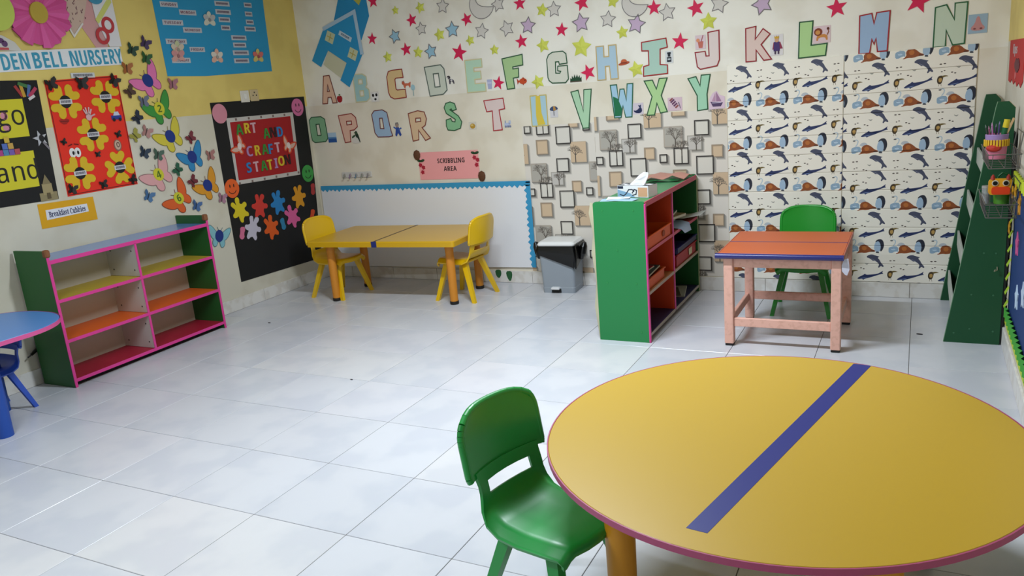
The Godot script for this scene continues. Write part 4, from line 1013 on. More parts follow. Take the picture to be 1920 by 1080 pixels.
	picture("king_picture", "white card with a crowned king in purple robe right of letter K", 4.378, 1.838, [["sheet", Color(0.86, 0.84, 0.84), rect(0, 0, 0.088, 0.145)], ["cape", Color(0.55, 0.20, 0.30), pts([-0.022, 0.02, 0.024, 0.02, 0.042, -0.028, -0.03, -0.03])], ["robe", Color(0.28, 0.20, 0.42), pts([-0.018, 0.022, 0.018, 0.022, 0.022, -0.042, -0.022, -0.042])], ["head", Color(0.80, 0.62, 0.48), ell(0, 0.034, 0.014, 0.016)], ["crown", Color(0.80, 0.62, 0.18), pts([-0.015, 0.044, -0.016, 0.064, -0.006, 0.054, 0.0, 0.066, 0.006, 0.054, 0.016, 0.064, 0.015, 0.044])], ["leg", Color(0.25, 0.18, 0.30), [rect(-0.010, -0.052, 0.010, 0.022), rect(0.012, -0.052, 0.010, 0.022)]]])
	picture("lion_picture", "pale card with an orange lion right of the letter L", 4.680, 1.879, [["sheet", Color(0.86, 0.76, 0.78), rect(0, 0, 0.114, 0.114)], ["body", Color(0.78, 0.52, 0.26), soft(pts([-0.03, 0.0, 0.034, 0.002, 0.04, -0.04, 0.028, -0.04, 0.022, -0.02, -0.02, -0.02, -0.026, -0.042, -0.038, -0.04]))], ["mane", Color(0.50, 0.22, 0.12), ell(-0.024, 0.018, 0.027, 0.026)], ["head", Color(0.80, 0.56, 0.30), ell(-0.026, 0.015, 0.016, 0.015)], ["tail", Color(0.55, 0.30, 0.14), ribbon([PackedVector2Array([Vector2(0.034, -0.005), Vector2(0.044, 0.015), Vector2(0.04, 0.03)])], 0.005, 0, 0.001, false)], ["tuft", Color(0.35, 0.14, 0.08), ell(0.04, 0.036, 0.008, 0.009)]])
	picture("nose_picture", "light blue card with a pink nose right of the letter N", 5.622, 1.848, [["sheet", Color(0.60, 0.70, 0.78), rect(0, 0, 0.108, 0.118)], ["nose", Color(0.76, 0.54, 0.54), soft(pts([-0.008, 0.045, 0.008, 0.045, 0.018, 0.0, 0.042, -0.025, 0.03, -0.042, -0.03, -0.042, -0.042, -0.025, -0.018, 0.0]))], ["nostril", Color(0.48, 0.26, 0.28), [ell(-0.018, -0.03, 0.008, 0.005), ell(0.018, -0.03, 0.008, 0.005)]]])
	picture("ocean_picture", "small blue ocean photo card right of the letter O", 0.258, 1.380, [["sheet", Color(0.66, 0.76, 0.84), rect(0, 0, 0.10, 0.094)], ["sea", Color(0.14, 0.32, 0.58), rect(0, -0.02, 0.10, 0.05)], ["surf", Color(0.36, 0.56, 0.74), rect(0, -0.002, 0.10, 0.012)]])
	picture("parrot_picture", "white card with a dark green parrot on the letter P's foot", 0.544, 1.371, [["sheet", Color(0.82, 0.80, 0.77), pts([-0.05, -0.055, 0.03, -0.058, 0.03, 0.01, -0.05, 0.015])], ["bird", Color(0.12, 0.18, 0.14), soft(pts([-0.005, 0.055, 0.012, 0.058, 0.02, 0.04, 0.03, 0.02, 0.045, -0.05, 0.036, -0.052, 0.02, -0.01, 0.0, -0.002, -0.008, 0.03]))], ["leaf", Color(0.20, 0.30, 0.18), [turned(ell(-0.02, 0.02, 0.024, 0.009, 10), 0.5), turned(ell(-0.01, 0.035, 0.024, 0.008, 10), -0.4)]]])
	picture("queen_picture", "small blue robed queen figure cut-out right of the letter Q", 1.025, 1.416, [["robe", Color(0.16, 0.28, 0.58), pts([-0.014, 0.024, 0.016, 0.024, 0.04, -0.05, 0.022, -0.062, 0.004, -0.03, -0.016, -0.062, -0.03, -0.05])], ["sleeve", Color(0.22, 0.36, 0.66), [turned(rect(0, 0, 0.04, 0.012), 0.4, 1.0, Vector2(0.028, 0.006)), turned(rect(0, 0, 0.036, 0.012), -0.6, 1.0, Vector2(-0.024, 0.016))]], ["head", Color(0.62, 0.54, 0.48), ell(0.002, 0.038, 0.017, 0.019)], ["hair", Color(0.48, 0.46, 0.46), pts([-0.02, 0.036, -0.012, 0.064, 0.014, 0.066, 0.024, 0.04, 0.012, 0.052, -0.008, 0.052])]])
	picture("sun_picture", "small white card with a golden ball right of the letter S", 1.823, 1.409, [["sheet", Color(0.82, 0.80, 0.75), rect(0, 0, 0.076, 0.064)], ["ball", Color(0.72, 0.56, 0.20), ell(0, -0.004, 0.026, 0.022)], ["shine", Color(0.84, 0.74, 0.44), ell(-0.004, 0.004, 0.014, 0.008)]])
	picture("train_picture", "pale blue train cut-out right of the letter T", 2.170, 1.405, [["engine", Color(0.70, 0.74, 0.84), [rect(-0.008, -0.005, 0.05, 0.028), rect(0.018, 0.012, 0.02, 0.03)]], ["wheel", Color(0.45, 0.48, 0.60), [ell(-0.022, -0.022, 0.009), ell(0.0, -0.022, 0.009), ell(0.02, -0.022, 0.009)]], ["funnel", Color(0.60, 0.62, 0.72), rect(-0.022, 0.018, 0.010, 0.02)]])
	picture("umbrella_picture", "white card with a striped umbrella right of the letter U", 2.607, 1.480, [["sheet", Color(0.80, 0.79, 0.80), rect(0, -0.01, 0.07, 0.074)], ["canopy", Color(0.20, 0.28, 0.42), soft(pts([-0.04, 0.012, -0.03, 0.035, -0.004, 0.046, 0.024, 0.04, 0.042, 0.02, 0.0, 0.004]))], ["panel", Color(0.68, 0.50, 0.24), pts([-0.004, 0.045, 0.012, 0.042, 0.02, 0.012, -0.004, 0.006])], ["handle", Color(0.30, 0.28, 0.3), rect(0.0, -0.012, 0.005, 0.04)]])
	picture("whale_picture", "white card with a dark blue whale at the letter W's right foot", 3.325, 1.456, [["sheet", Color(0.80, 0.76, 0.80), rect(0, 0, 0.096, 0.092)], ["whale", Color(0.10, 0.14, 0.30), soft(pts([-0.036, -0.008, -0.01, -0.014, 0.02, 0.012, 0.034, 0.006, 0.038, -0.02, 0.02, -0.034, -0.02, -0.03]))], ["fluke", Color(0.12, 0.17, 0.34), pts([0.016, 0.01, 0.006, 0.03, 0.02, 0.026, 0.03, 0.034, 0.028, 0.008])]])
	picture("xylophone_picture", "pink card with a purple xylophone right of the letter X", 3.625, 1.474, [["sheet", Color(0.82, 0.72, 0.76), rect(0, 0, 0.112, 0.10)], ["key", Color(0.38, 0.20, 0.34), [turned(rect(-0.03, 0, 0.012, 0.036), -0.9), turned(rect(-0.012, 0, 0.012, 0.036), -0.9), turned(rect(0.006, 0, 0.012, 0.034), -0.9)]], ["key", Color(0.55, 0.30, 0.30), [turned(rect(0.024, 0, 0.012, 0.03), -0.9), turned(rect(-0.045, 0, 0.012, 0.03), -0.9)]], ["stick", Color(0.35, 0.30, 0.42), turned(rect(0, 0, 0.005, 0.05), 0.3, 1.0, Vector2(0.036, -0.01))]])
	picture("yacht_picture", "pink card with a purple yacht right of the letter Y", 3.945, 1.485, [["sheet", Color(0.84, 0.74, 0.80), pts([-0.06, -0.07, 0.06, -0.065, 0.06, 0.02, 0.02, 0.035, 0.0, 0.065, -0.03, 0.05, -0.055, 0.01])], ["hull", Color(0.32, 0.24, 0.38), pts([-0.048, -0.012, 0.046, -0.022, 0.03, -0.05, -0.03, -0.05])], ["sail", Color(0.62, 0.46, 0.58), pts([-0.004, 0.06, 0.034, -0.012, -0.004, -0.012])], ["sail", Color(0.72, 0.56, 0.66), pts([-0.01, 0.05, -0.036, -0.008, -0.01, -0.01])], ["trim", Color(0.75, 0.70, 0.80), rect(0, -0.022, 0.07, 0.006)]])
	stars()
	# house cut-out
	var t := thing("house_cutout", "tilted bright blue paper house with white roof edge near the corner", "paper house", on_back(0.5, 2.2, 0.001), 0)
	var blue := mat(Color(0.14, 0.56, 0.76), 0.75)
	var o := Vector2(-0.5, -2.2)
	part("tower", card(pts([0.458, 2.429, 0.56, 2.66, 0.80, 2.72, 0.851, 2.569, 0.861, 2.432, 0.744, 2.235, 0.60, 2.40], 1.0, o), 0, 0.003), mat(Color(0.13, 0.53, 0.73), 0.75), t)
	part("house_front", card(pts([0.706, 2.486, 0.325, 2.370, 0.143, 2.106, 0.24, 2.041, 0.349, 2.182, 0.547, 2.052, 0.448, 1.903, 0.543, 1.833, 0.731, 2.103], 1.0, o), 0.003, 0.006), blue, t)
	part("roof_edge", ribbon([pts([0.325, 2.375, 0.706, 2.486, 0.735, 2.11], 1.0, o)], 0.034, 0.006, 0.009, false), mat(Color(0.66, 0.76, 0.84), 0.75), t)
	part("doorway", card(pts([0.349, 2.182, 0.547, 2.052, 0.46, 1.92, 0.27, 2.06], 1.0, o), 0, 0.002), mat(Color(0.78, 0.77, 0.66), 0.8), t)
	for w2 in [[0.394, 2.295], [0.631, 2.124]]:
		var p := Vector3(w2[0] - 0.5, w2[1] - 2.2, 0.006)
		part("window", card(turned(rect(0, 0, 0.095, 0.095), -0.5), 0, 0.002), mat(Color(0.76, 0.78, 0.64), 0.75), t, p)
		part("window_cross", card(turned(PackedVector2Array([Vector2(-0.035, -0.004), Vector2(-0.004, -0.004), Vector2(-0.004, -0.035), Vector2(0.004, -0.035), Vector2(0.004, -0.004), Vector2(0.035, -0.004), Vector2(0.035, 0.004), Vector2(0.004, 0.004), Vector2(0.004, 0.035), Vector2(-0.004, 0.035), Vector2(-0.004, 0.004), Vector2(-0.035, 0.004)]), -0.5), 0.002, 0.003), mat(Color(0.70, 0.62, 0.30), 0.75), t, p)
	part("name_strip", card(turned(rect(0, 0, 0.15, 0.042), -0.55), 0, 0.002), mat(Color(0.74, 0.80, 0.84), 0.75), t, Vector3(0.07, 0.087, 0.006))
	part("strip_print", ribbon(_scribble(0.10, 5).map(func(q): return turned(q, -0.55)), 0.005, 0.002, 0.003, false), mat(Color(0.3, 0.35, 0.45), 0.75), t, Vector3(0.07, 0.087, 0.006))
	part("tower_window", card(pts([0.20, 0.40, 0.30, 0.385, 0.265, 0.335], 1.0), 0.003, 0.005), mat(Color(0.72, 0.70, 0.30), 0.75), t)
	# hooks
	t = thing("hook_strip", "white plastic strip of five small hooks above the whiteboard's left end", "hooks", on_back(0.495, 1.016, 0), 0)
	part("strip", box(Vector3(0.36, 0.055, 0.010), 0.004, Vector3(0, 0, 0.005)), mat(Color(0.80, 0.79, 0.77), 0.5), t)
	for i in 5:
		var h := part("hook", wire([[Vector3(0, 0.012, 0.010), Vector3(0, -0.006, 0.026), Vector3(0, -0.026, 0.028), Vector3(0, -0.03, 0.038), Vector3(0, -0.018, 0.045)]], 0.0045), mat([Color(0.55, 0.56, 0.50), Color(0.55, 0.45, 0.58), Color(0.42, 0.52, 0.60), Color(0.55, 0.56, 0.50), Color(0.50, 0.48, 0.50)][i], 0.4), t, Vector3(-0.14 + 0.07 * i, 0, 0))
		part("hook_base", lathe([Vector2(0, 0), Vector2(0.018, 0), Vector2(0.016, 0.005), Vector2(0, 0.006)], 14), mat(Color(0.70, 0.68, 0.66), 0.4), h, Vector3(0, 0, 0.010), Vector3(PI / 2, 0, 0))
	# scribbling sign
	t = thing("scribbling_sign", "pink paper sign reading SCRIBBLING AREA above the whiteboard", "sign", on_back(1.535, 1.073, 0.001), 0)
	part("sheet", card(rect(0, 0, 0.63, 0.25), 0, 0.003), mat(Color(0.93, 0.63, 0.63), 0.8), t)
	part("lettering", text("SCRIBBLING", 0.042, 0.0012, true, "Droid Sans", 0.285), mat(Color(0.16, 0.10, 0.10)), t, Vector3(0.03, 0.042, 0.003))
	part("lettering", text("AREA", 0.042, 0.0012, true, "Droid Sans", 0.135), mat(Color(0.16, 0.10, 0.10)), t, Vector3(0.015, -0.03, 0.003))
	for s in [[-0.325, 0.105], [0.335, -0.105]]:
		var cone := part("pine_cone", lathe([Vector2(0, -0.048), Vector2(0.02, -0.042), Vector2(0.034, -0.02), Vector2(0.037, 0.005), Vector2(0.028, 0.032), Vector2(0, 0.046)], 18), mat(Color(0.36, 0.22, 0.13), 0.85), t, Vector3(s[0], s[1], 0.006))
		cone.scale = Vector3(1, 1, 0.4)
	for s in [[-0.29, 0.0], [0.285, 0.05]]:
		var stem := part("leaf", cards([turned(ell(0.018, 0.0, 0.024, 0.012, 12), 0.3, 1.0, Vector2(s[0], s[1] + 0.045)), turned(ell(-0.018, 0.0, 0.024, 0.012, 12), -0.3, 1.0, Vector2(s[0], s[1] + 0.045))], 0.003, 0.005), mat(Color(0.14, 0.26, 0.14)), t)
		for q in [[-0.008, 0.01], [0.022, -0.012], [0.008, -0.055]]:
			part("red_flower", card(turned(star(0.022, 0.3, 0.7), 0, 1.0, Vector2(s[0] + q[0], s[1] + q[1])), 0.003, 0.006), mat(Color(0.66, 0.10, 0.20)), t)
	# whiteboard of film with a blue scalloped border
	t = thing("whiteboard", "large white writing sheet with blue scalloped border behind the yellow table", "whiteboard", on_back(1.18, 0.51, 0.0), 0)
	part("sheet", card(pts([-1.15, -0.405, 1.15, -0.36, 1.165, 0.40, -1.135, 0.402]), 0.012, 0.020), mat(Color(0.90, 0.905, 0.92), 0.35), t)
	for side in ["top", "right"]:
		var sc := PackedVector2Array()
		var length := 2.30 if side == "top" else 0.76
		var n := 46 if side == "top" else 15
		sc.append(Vector2(-length / 2, 0.012))
		sc.append(Vector2(length / 2, 0.012))
		for i in range(n, -1, -1):
			var xx := -length / 2 + length * i / n
			sc.append(Vector2(xx, -0.024))
			if i > 0: sc.append(Vector2(xx - length / n * 0.5, -0.038 - 0.006 * ((i * 7) % 3)))
		part("scalloped_border", card(sc, 0.020, 0.023), mat(Color(0.20, 0.58, 0.76), 0.75), t, Vector3(0.015, 0.395, 0) if side == "top" else Vector3(1.152, 0.02, 0), Vector3.ZERO if side == "top" else Vector3(0, 0, -PI / 2))
	# green scraps of tape on the baseboard
	for s in [[1.95, 0.085, 0.05], [2.06, 0.075, 0.07]]:
		single("tape_scrap", "green tape scrap on the baseboard %s" % ("left of the other, nearest the right yellow chair" if s[0] < 2 else "right of the other, toward the bin"), "tape", card(soft(pts([-0.03, 0.03, 0.03, 0.035, 0.035, -0.01, 0.01, -s[2], -0.02, -0.03])), 0, 0.0015), mat(Color(0.12, 0.34, 0.18)), on_back(s[0], s[1], 0.0125), Vector3.ZERO)

func stars() -> void:
	var mag := Color(0.82, 0.08, 0.30)
	var yel := Color(0.80, 0.82, 0.34)
	var whi := Color(0.82, 0.80, 0.77)
	var blu := Color(0.58, 0.74, 0.82)
	var lil := Color(0.76, 0.66, 0.76)
	var pencil := Color(0.45, 0.43, 0.44)
	var list := [
		[0.922, 2.551, 0.060, mag, "magenta paper star beside the blue house's tower at the top edge"],
		[1.309, 2.347, 0.058, mag, "magenta paper star above the letter C, second of the upper row"],
		[0.864, 2.235, 0.056, mag, "magenta paper star just right of the blue house's roof edge"],
		[1.217, 2.108, 0.060, mag, "magenta paper star between the two yellow stars above the letter C"],
		[1.757, 2.031, 0.078, mag, "largest magenta paper star, above right of the letter D"],
		[1.860, 2.292, 0.058, mag, "magenta paper star above letter E near the left crescent moon"],
		[2.368, 2.359, 0.058, mag, "magenta paper star at the top edge between crescent moon and yellow star"],
		[2.910, 2.300, 0.066, mag, "magenta paper star at the top edge above the large yellow star"],
		[2.722, 2.117, 0.058, mag, "magenta paper star above the letter G between two lilac stars"],
		[2.358, 2.063, 0.060, mag, "magenta paper star above the letter F"],
		[2.111, 1.749, 0.060, mag, "magenta paper star at the foot of letter F beside the lavender cup"],
		[2.929, 1.769, 0.066, mag, "magenta paper star between the grass clump and letter H"],
		[3.487, 2.196, 0.060, mag, "magenta paper star right of the right crescent moon"],
		[3.804, 2.156, 0.066, mag, "magenta paper star high above the letter J"],
		[3.677, 1.931, 0.066, mag, "magenta paper star between letters I and J"],
		[4.774, 2.045, 0.070, mag, "magenta paper star above the letter L"],
		[5.276, 2.030, 0.085, mag, "magenta paper star at the top edge between letters M and N"],
		[1.411, 2.439, 0.052, yel, "lime yellow star above right of the second magenta star"],
		[1.150, 2.446, 0.040, yel, "tiny lime yellow star between the house tower and the second magenta star"],
		[1.579, 2.197, 0.058, yel, "lime yellow star above the letter D between pencil and blue stars"],
		[1.341, 2.072, 0.054, yel, "lime yellow star between the magenta and blue stars over letter C"],
		[1.011, 2.062, 0.052, yel, "lime yellow star above the letter C's left edge"],
		[2.564, 2.286, 0.056, yel, "lime yellow star above letter G right of the top magenta star"],
		[1.877, 2.119, 0.046, yel, "lime yellow star above letter E under a pencil star"],
		[2.101, 2.021, 0.046, yel, "lime yellow star between letters E and F"],
		[2.551, 2.013, 0.062, yel, "lime yellow star between letters F and G"],
		[2.883, 1.968, 0.088, yel, "largest lime yellow star, left of the letter H"],
		[3.230, 2.043, 0.052, yel, "lime yellow star above the letter H's right edge"],
		[3.164, 2.278, 0.050, yel, "lime yellow star at the top edge beside the right crescent moon"],
		[2.482, 1.729, 0.062, yel, "lime yellow star between the orange fish and letter G"],
		[3.895, 2.051, 0.066, yel, "lime yellow star just above the letter J"],
		[3.328, 1.759, 0.066, yel, "lime yellow star between the orange hat and letter I"],
		[1.638, 2.424, 0.062, whi, "white pencil-outlined star left of the left crescent moon"],
		[1.399, 2.265, 0.056, whi, "white pencil-outlined star under the second magenta star"],
		[1.995, 2.182, 0.064, whi, "white pencil-outlined star below the left crescent moon"],
		[2.234, 2.179, 0.066, whi, "white pencil-outlined star above letter F left of the lilac star"],
		[2.667, 2.278, 0.062, whi, "white pencil-outlined star above letter G between yellow and magenta stars"],
		[2.169, 2.377, 0.062, whi, "white pencil-outlined star at the top edge right of the left crescent moon"],
		[3.117, 2.152, 0.064, whi, "white pencil-outlined star above the letter H"],
		[3.589, 2.150, 0.064, whi, "white pencil-outlined star above letter I between two magenta stars"],
		[3.976, 2.163, 0.066, whi, "white pencil-outlined star high above right of the letter J"],
		[1.114, 2.231, 0.062, blu, "pale blue star above the letter C's left side"],
		[1.711, 2.224, 0.068, blu, "pale blue star above the largest magenta star"],
		[1.473, 2.067, 0.064, blu, "pale blue star just above the letter D"],
		[2.428, 2.180, 0.068, lil, "lilac star above right of the letter F"],
		[2.891, 2.151, 0.074, lil, "lilac star above the largest yellow star"],
		[3.344, 2.092, 0.072, lil, "lilac star above left of the letter I"],
		[4.280, 2.127, 0.074, lil, "lilac star at the top edge above the letter K"]]
	for i in list.size():
		var s: Array = list[i]
		var c: Color = s[3]
		var turn := [0.0, 0.2, -0.15, 0.1, -0.25, 0.3][i % 6] as float
		var sh := star(s[2], turn, 0.42 if c == mag else 0.52)
		if c == mag:
			single("paper_star", s[4], "star", card(sh, 0, 0.003), mat(mag, 0.7), on_back(s[0], s[1], 0.001), Vector3.ZERO, "")
		elif c == yel:   # folded stars that stand off the wall
			var st := new_st()
			for k in 10:
				var a := sh[k]
				var b := sh[(k + 1) % 10]
				face(st, [Vector3(0, 0, 0.016), Vector3(a.x, a.y, 0.002), Vector3(b.x, b.y, 0.002)], Vector3.BACK)
				face(st, [Vector3(0, 0, 0.0), Vector3(a.x, a.y, 0.0), Vector3(b.x, b.y, 0.0)], Vector3.FORWARD)
				face(st, [Vector3(a.x, a.y, 0.0), Vector3(b.x, b.y, 0.0), Vector3(b.x, b.y, 0.002), Vector3(a.x, a.y, 0.002)], Vector3(a.x + b.x, a.y + b.y, 0))
			single("folded_star", s[4], "star", st.commit(), mat(yel, 0.7), on_back(s[0], s[1], 0.002), Vector3.ZERO, "")
		else:
			var t := thing("drawn_star", s[4], "star", on_back(s[0], s[1], 0.001), 0, "")
			part("card", card(sh, 0, 0.002), mat(c, 0.8), t)
			part("pencil_line", ribbon([sh], 0.006 if c != whi else 0.0045, 0.0018, 0.003), mat(pencil, 0.8), t)
	for m in [[2.015, 2.395, 0.115, "white pencil-outlined crescent moon among the stars, left of two"], [3.342, 2.252, 0.105, "white pencil-outlined crescent moon among the stars, right of two"]]:
		var t := thing("paper_moon", m[3], "moon", on_back(m[0], m[1], 0.001), 0)
		var p := PackedVector2Array()
		for k in 22: p.append(Vector2(cos(2.0 + 4.0 * k / 21.0), sin(2.0 + 4.0 * k / 21.0)) * m[2])
		var a := p[0]
		var b := p[21]
		for k in range(1, 14):
			var f := k / 14.0
			p.append(b.lerp(a, f) + Vector2(-0.55, -0.30) * m[2] * sin(PI * f) * 1.0)
		part("card", card(p, 0, 0.002), mat(whi, 0.8), t)
		part("pencil_line", ribbon([p], 0.005, 0.0018, 0.003), mat(pencil, 0.8), t)

# ------------------------------------------------------------------ wallpaper
func wallpaper() -> void:
	var bp := printed(box_print())
	for s in [[2.30, 2.955, 0.115, 1.375, 0.104 + 0.534, 0.248, "boxes and trees printed wallpaper sheet behind the bin, left of the green shelf unit"], [2.955, 4.02, 0.115, 1.415, 0.0, 0.0, "boxes and trees printed wallpaper sheet behind the green shelf unit"]]:
		var st := new_st()
		var x0: float = s[0]
		var x1: float = s[1]
		var y0: float = s[2]
		var y1: float = s[3]
		var u := func(x: float) -> float: return (x - 2.95 + s[4]) / 0.534
		var v := func(y: float) -> float: return (1.42 - y - s[5]) / 0.534
		var m := uv_slab(x1 - x0, y1 - y0, 0.003, u.call(x0), v.call(y1), u.call(x1), v.call(y0), 0.0008)
		single("wallpaper_sheet", s[6], "wallpaper", m, bp, on_back((x0 + x1) / 2, (y0 + y1) / 2, 0.0005))
	var ap := printed(animal_print(), 0.6)
	var H := 0.1345
	for k in 2:
		var x0 := 4.024 + k * 0.806
		var x1 := x0 + 0.803
		var t := thing("animal_panel", "cream foam panel of strips printed with sea animals, %s" % ["left one behind the desk" if k == 0 else "right one beside the green rack"][0], "wall panel", on_back((x0 + x1) / 2, 0.112, 0.0), 0)
		for i in 12:
			var y0 := 0.112 + i * H
			var y1 := y0 + H - 0.0015
			var ux := (4.146 - 0.715 * 0.26) if k == 0 else (5.062 - 0.715 * 0.262)
			var vy := 1.669 + 0.155 * 0.3135 if k == 0 else (1.610 + 0.155 * 0.3135 if y0 > 0.90 else 0.925 - 0.03 + 0.155 * 0.3135)
			var m := uv_slab(x1 - x0, y1 - y0, 0.011, (x0 - ux) / 0.2605, (vy - y1) / 0.3135, (x1 - ux) / 0.2605, (vy - y0) / 0.3135, 0.0035)
			part("foam_strip", m, ap, t, Vector3(0, (y0 + y1) / 2 - 0.112, 0))

# ------------------------------------------------------------------ furniture
var chair_meshes := {}

func chair_parts() -> void:   # one moulded child's chair: seat shell with slotted neck, backrest, four splayed legs
	var prof := [[0.182, 0.325, 0.155], [0.190, 0.345, 0.165], [0.178, 0.360, 0.172], [0.10, 0.358, 0.176], [0.0, 0.352, 0.178], [-0.08, 0.355, 0.176], [-0.135, 0.372, 0.170], [-0.165, 0.400, 0.160], [-0.178, 0.425, 0.152], [-0.184, 0.440, 0.150], [-0.190, 0.465, 0.149], [-0.196, 0.480, 0.150], [-0.203, 0.505, 0.152]]
	var g := []
	var us := [-1.0, -0.93, -0.82, -0.7, -0.35, 0.0, 0.35, 0.7, 0.82, 0.93, 1.0]
	for p in prof:
		var row := []
		for u in us:
			var flat := clampf((p[1] - 0.36) / 0.08, 0.0, 1.0)
			var droop = smoothstep(0.72, 1.0, absf(u)) * 0.034 * (1.0 - flat) - 0.010 * (1.0 - flat) * (1.0 - u * u) * -1.0
			row.append(Vector3(u * p[2], p[1] - droop, p[0] + 0.022 * u * u * flat - (0.02 * u * u if p[0] > 0.15 else 0.0)))
		g.append(row)
	var slot := {}
	for j in range(3, 7):
		slot[Vector2i(8, j)] = true
		slot[Vector2i(9, j)] = true
	chair_meshes["seat"] = sheet(g, 0.011, slot)
	g = []
	for i in 13:
		var v := i / 12.0
		var row := []
		for j in 13:
			var u := j / 6.0 - 1.0
			var k := 1.0 - maxf(0.0, (v - 0.5) / 0.5) ** 4 * 0.11 - maxf(0.0, (0.1 - v) / 0.1) ** 2 * 0.03
			row.append(Vector3(u * 0.180 * k, 0.487 + v * (0.185 + 0.030 * (1.0 - u * u * u * u)), -0.212 - 0.030 * v + 0.034 * u * u))
		g.append(row)
	chair_meshes["backrest"] = sheet(g, 0.020)
	# rolled rim of the backrest
	var st := new_st()
	for i in range(0, 13):
		var a: Vector3 = g[12][i]
		if i < 12: add_bar(st, a, g[12][i + 1], 0.012, 0.012, 8)
	for s in [0, 12]:
		for i in 12: add_bar(st, g[i][s], g[i + 1][s], 0.012, 0.012, 8)
	chair_meshes["rim"] = st.commit()
	for s in [[1, 1], [-1, 1], [1, -1], [-1, -1]]:
		st = new_st()
		var top := Vector3(s[0] * 0.115, 0.338, s[1] * 0.085 + 0.01)
		var foot := Vector3(s[0] * 0.188, 0.0, s[1] * 0.185)
		var q0 := []
		var q1 := []
		for c in [[-1, -1], [1, -1], [1, 1], [-1, 1]]:
			q0.append(top + Vector3(c[0] * 0.018, 0, c[1] * 0.024))
			q1.append(foot + Vector3(c[0] * 0.013, 0, c[1] * 0.016))
		for i in 4:
			var j := (i + 1) % 4
			var o: Vector3 = (q0[i] + q0[j]) * 0.5 - top
			face(st, [q0[i], q0[j], q1[j], q1[i]], o)
		face(st, q0, Vector3.UP)
		face(st, q1, Vector3.DOWN)
		chair_meshes["leg%d%d" % s] = st.commit()
	chair_meshes["under"] = box(Vector3(0.27, 0.022, 0.25), 0.006, Vector3(0, 0.332, 0.01))

func chair(col: Color, label: String, at: Vector3, turn: float, k := 1.0, group := "") -> Node3D:
	var m := mat(col, 0.38, "plastic")
	var t := thing("child_chair", label, "chair", at, turn, group)
	part("seat", chair_meshes["seat"], m, t)
	var b := part("backrest", chair_meshes["backrest"], m, t)
	part("rim", chair_meshes["rim"], m, b)
	for s in [[1, 1], [-1, 1], [1, -1], [-1, -1]]: part("leg", chair_meshes["leg%d%d" % s], m, t)
	part("seat_frame", chair_meshes["under"], m, t)
	if k != 1.0:
		for c in t.get_children(): c.transform = Transform3D(Basis.from_scale(Vector3.ONE * k), Vector3.ZERO)
	return t

func rounded_rect(w: float, d: float, r: float, n := 6) -> PackedVector2Array:
	var out := PackedVector2Array()
	for c in [[1, 1, 0.0], [-1, 1, PI / 2], [-1, -1, PI], [1, -1, 1.5 * PI]]:
		for i in n + 1:
			var a: float = c[2] + PI / 2 * i / n
			out.append(Vector2(c[0] * (w / 2 - r) + cos(a) * r, c[1] * (d / 2 - r) + sin(a) * r))
	return out

func slab(p: PackedVector2Array, y0: float, y1: float, bev := 0.004) -> ArrayMesh:   # a horizontal board of any outline with eased edges
	var st := new_st()
	var inner := Geometry2D.offset_polygon(p, -bev)[0]
	var flat := func(q: PackedVector2Array, y: float, up: Vector3) -> void:
		var ids := Geometry2D.triangulate_polygon(q)
		for i in range(0, ids.size(), 3): face(st, [Vector3(q[ids[i]].x, y, q[ids[i]].y), Vector3(q[ids[i + 1]].x, y, q[ids[i + 1]].y), Vector3(q[ids[i + 2]].x, y, q[ids[i + 2]].y)], up)
	var c := Vector2.ZERO
	for v in p: c += v / p.size()
	var shrink := PackedVector2Array()
	var ext := 0.0
	for v in p: ext = maxf(ext, (v - c).length())
	for v in p: shrink.append(c + (v - c) * (1.0 - bev / ext))
	flat.call(shrink, y1, Vector3.UP)
	flat.call(p, y0, Vector3.DOWN)
	var ccw := not Geometry2D.is_polygon_clockwise(p)
	for i in p.size():
		var j := (i + 1) % p.size()
		var o2 := Vector2(p[j].y - p[i].y, p[i].x - p[j].x) * (1.0 if ccw else -1.0)
		var o := Vector3(o2.x, 0, o2.y).normalized()
		var A := Vector3(p[i].x, y1 - bev, p[i].y)
		var B := Vector3(p[j].x, y1 - bev, p[j].y)
		face(st, [Vector3(p[i].x, y0, p[i].y), Vector3(p[j].x, y0, p[j].y), B, A], o)
		face(st, [A, B, Vector3(shrink[j].x, y1, shrink[j].y), Vector3(shrink[i].x, y1, shrink[i].y)], o + Vector3.UP)
	return st.commit()

